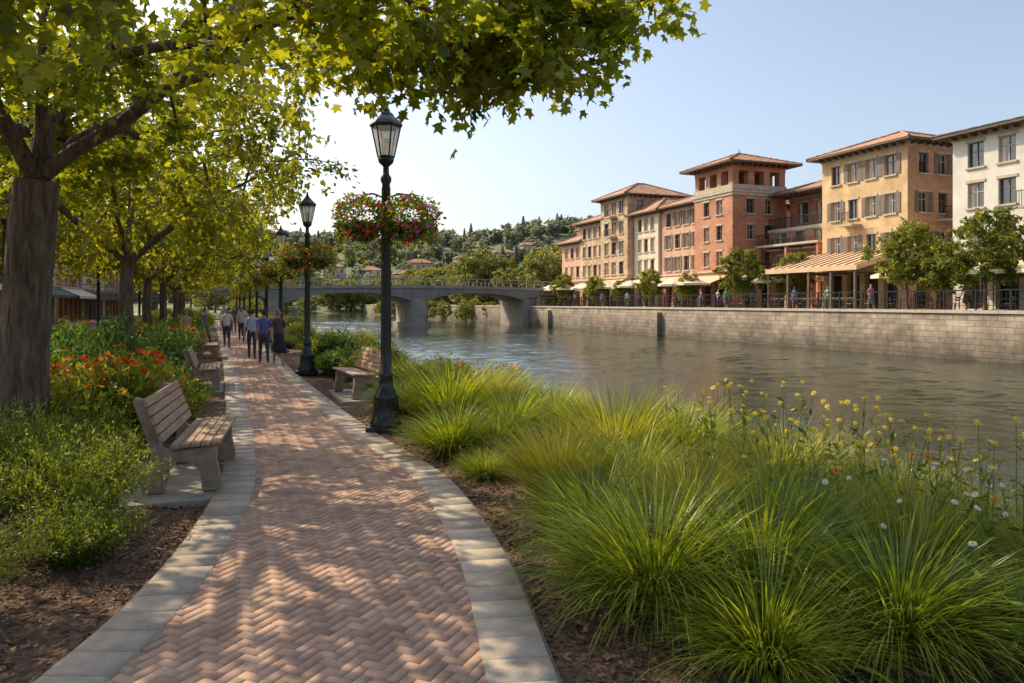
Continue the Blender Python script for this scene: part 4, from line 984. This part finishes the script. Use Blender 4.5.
# ---------------------------------------------------------------- people
def person(name, x, y, z, rz, shirt, pants, hair=(.03, .02, .01), stride=.28, female=False, sc=1.0, arm=.25):
    me = bpy.data.meshes.new('sk'); V = []; E = []; Rd = []
    def v(p, r, par=None):
        V.append(p); Rd.append(r); 
        if par is not None: E.append((par, len(V)-1))
        return len(V)-1
    sw = .175 if not female else .155; hw = .09
    pel = v((0, 0, .95), (.15, .11)); 
    wa = v((0, 0, 1.10), (.13, .095), pel); ch = v((0, .01, 1.30), (.165, .11), wa); nb = v((0, 0, 1.44), (.10, .08), ch); nk = v((0, -.01, 1.52), (.052, .055), nb); v((0, -.02, 1.58), (.055, .06), nk)
    for s_ in (-1, 1):
        st = stride*s_; bk = .10 if s_ < 0 else 0
        hp = v((s_*hw, 0, .90), (.088, .095), pel); kn = v((s_*hw*1.05, -st*.55-.03, .50), (.058, .062), hp); an = v((s_*hw, -st+bk, .10+bk*.5), (.038, .042), kn)
        v((s_*hw*1.15, -st-.14+bk, .035+bk*.2), (.042, .03), an)
        sh = v((s_*sw, 0, 1.40), (.058, .06), nb); el = v((s_*(sw+.06), arm*s_*.4+.03, 1.12), (.04, .04), sh); wr = v((s_*(sw+.07), arm*s_*.8-.05, .90), (.026, .028), el)
        pm = v((s_*(sw+.07), arm*s_*.9-.07, .82), (.036, .016), wr)
        for f_ in range(4): 
            a0 = v((s_*(sw+.065), arm*s_*.9-.10+f_*.02, .775), (.008, .008), pm); v((s_*(sw+.055), arm*s_*.9-.105+f_*.02, .735+abs(f_-1.5)*.008), (.007, .007), a0)
        a0 = v((s_*(sw+.05), arm*s_*.9-.115, .81), (.009, .009), pm); v((s_*(sw+.045), arm*s_*.9-.125, .775), (.008, .008), a0)
    me.from_pydata(V, E, []); o = bpy.data.objects.new('tmp', me); COL.objects.link(o)
    md = o.modifiers.new('s', 'SKIN'); md.use_smooth_shade = True
    for k, r in enumerate(Rd): me.skin_vertices[0].data[k].radius = r; me.skin_vertices[0].data[k].use_root = (k == 0)
    sd = o.modifiers.new('ss', 'SUBSURF'); sd.levels = 1; sd.render_levels = 1
    dg = bpy.context.evaluated_depsgraph_get(); dg.update(); bm_ = bpy.data.meshes.new_from_object(o.evaluated_get(dg)); bpy.data.objects.remove(o)
    sm, pm_, hm = plain('shirt_cloth', shirt, .85), plain('trouser_cloth', pants, .85), plain('hair', hair, .6)
    bm_.materials.clear()
    for m_ in (M['skin'], sm, pm_, M['trim_d']): bm_.materials.append(m_)
    for p in bm_.polygons:
        c_ = p.center; arm_ = abs(c_.x) > (sw+.02)
        k = 0
        if c_.z < .075: k = 3
        elif c_.z < 1.0 and not (arm_ and c_.z > .7): k = 2 if c_.z > (.42 if female else .05) else 0
        elif c_.z < 1.49 and not (arm_ and c_.z < 1.2): k = 1
        p.material_index = k
    e = empty(name, (x, y, z), rz, sc); add_obj('body', bm_, parent=e)
    b = MB()
    n, mrg = 12, 9; Vh = []; 
    for q in range(mrg+1):
        ph = math.pi*q/mrg
        for k in range(n):
            a = 2*math.pi*k/n; xx = .074*math.sin(ph)*math.cos(a); yv = .094*math.sin(ph)*math.sin(a); zz = .118*math.cos(ph)
            if zz < 0: xx *= 1-.25*(-zz/.118); yv = yv*.92-.008
            Vh.append((xx, yv-.02, 1.655+zz))
    b.add(Vh, [(q*n+k, (q+1)*n+k, (q+1)*n+(k+1) % n, q*n+(k+1) % n) for q in range(mrg) for k in range(n)], M['skin'], True)
    b.add([(0, -.140, 1.645), (.015, -.108, 1.635), (-.015, -.108, 1.635), (0, -.112, 1.68)], [(0, 1, 2), (0, 3, 1), (0, 2, 3)], M['skin'])
    for s_ in (-1, 1): b.box((s_*.07, -.03, 1.63), (s_*.083, 0, 1.685), M['skin']); b.box((s_*.022, -.114, 1.668), (s_*.04, -.1, 1.678), hm)
    b.box((-.022, -.111, 1.603), (.022, -.098, 1.609), plain('lips', (.35, .1, .09)))
    Vh2 = [((p[0])*1.10, (p[1]+.02)*1.08-.008, 1.658+(p[2]-1.655)*1.07) for p in Vh]
    Fh = []
    for q in range(mrg):
        for k in range(n):
            cc = Vh2[q*n+k]
            if cc[2] > 1.715 or (cc[1] > .0 and cc[2] > 1.60): Fh.append((q*n+k, (q+1)*n+k, (q+1)*n+(k+1) % n, q*n+(k+1) % n))
    b.add(Vh2, Fh, hm, True)
    if female: b.tube([(0, .06, 1.70), (0, .095, 1.6), (0, .09, 1.45)], [.07, .07, .03], hm, 8); b.lathe([(.125, 1.02), (.16, .9), (.24, .5)], pm_, 14)
    b.obj('head', parent=e)
PZ = .03
person('pedestrian', .85, 27.5, PZ, 3.1, (.38, .46, .58), (.04, .045, .07))
person('pedestrian', 1.55, 24.6, PZ, .1, (.10, .05, .08), (.02, .02, .03), female=True, stride=.2)
person('pedestrian', 1.15, 25.4, PZ, 3.2, (.12, .12, .38), (.06, .06, .08), stride=.22)
person('pedestrian', .75, 40, PZ, 0, (.5, .45, .4), (.04, .04, .05))
person('pedestrian', .15, 44, PZ, 3.0, (.4, .1, .08), (.05, .05, .08), female=True)
person('pedestrian', .05, 35, PZ, 0, (.6, .6, .6), (.06, .06, .08))
person('pedestrian', .5, 52, PZ, 0, (.1, .1, .12), (.06, .06, .08))
person('pedestrian', -.1, 55, PZ, 0, (.4, .4, .42), (.06, .06, .08))
person('pedestrian', -1.4, 31, .0, .4, (.45, .25, .2), (.06, .06, .08), female=True)
person('pedestrian', -.9, 37, .0, .9, (.12, .12, .15), (.06, .06, .08))
person('pedestrian', 1.0, 47, PZ, 3.1, (.55, .5, .2), (.08, .08, .1))
person('pedestrian', 1.1, 60, PZ, 0, (.2, .3, .35), (.05, .05, .06), female=True)
rg = np.random.default_rng(5)
for k, y in enumerate([33, 38.5, 39.3, 44, 47, 52, 54, 57, 58, 61, 64, 71, 72, 78, 84, 90]):
    person('quay_pedestrian', 40.4+rg.uniform(0, 2.5), y, 1.51, rg.uniform(0, 6), tuple(rg.uniform(.05, .6, 3)), tuple(rg.uniform(.03, .15, 3)), female=k % 2 == 0, stride=.15)

# ---------------------------------------------------------------- light, sky, camera
EL, AZ = math.radians(42), math.radians(-36)
w = bpy.data.worlds.new('World'); SC.world = w; w.use_nodes = True; nt = w.node_tree; bg = nt.nodes['Background']
sk = nt.nodes.new('ShaderNodeTexSky'); sk.sky_type = 'NISHITA'; sk.sun_disc = False; sk.sun_elevation = EL; sk.sun_rotation = AZ
sk.air_density = 1.0; sk.dust_density = 2.8; sk.ozone_density = 1.4
hs = nt.nodes.new('ShaderNodeHueSaturation'); hs.inputs['Saturation'].default_value = .82; hs.inputs['Value'].default_value = 1.42
nt.links.new(sk.outputs[0], hs.inputs['Color']); nt.links.new(hs.outputs[0], bg.inputs[0]); bg.inputs[1].default_value = .15
sd = Vector((math.sin(AZ)*math.cos(EL), math.cos(AZ)*math.cos(EL), math.sin(EL)))
l = bpy.data.lights.new('sun', 'SUN'); l.energy = 5.0; l.angle = math.radians(.5); l.color = (1, .83, .56)
o = bpy.data.objects.new('sun', l); COL.objects.link(o); o.rotation_euler = sd.to_track_quat('Z', 'Y').to_euler()
cd = bpy.data.cameras.new('camera'); cam = bpy.data.objects.new('camera', cd); COL.objects.link(cam)
cam.location = (0, 0, 2.0); cam.rotation_euler = (math.radians(90), 0, math.radians(-20.9)); cd.sensor_width = 36; cd.lens = 26.37; cd.shift_y = -38.5/1024
cd.clip_end = 9000; cd.clip_start = .05
SC.camera = cam
SC.view_settings.view_transform = 'Standard'; SC.view_settings.look = 'None'; SC.view_settings.exposure = 0
print('done')
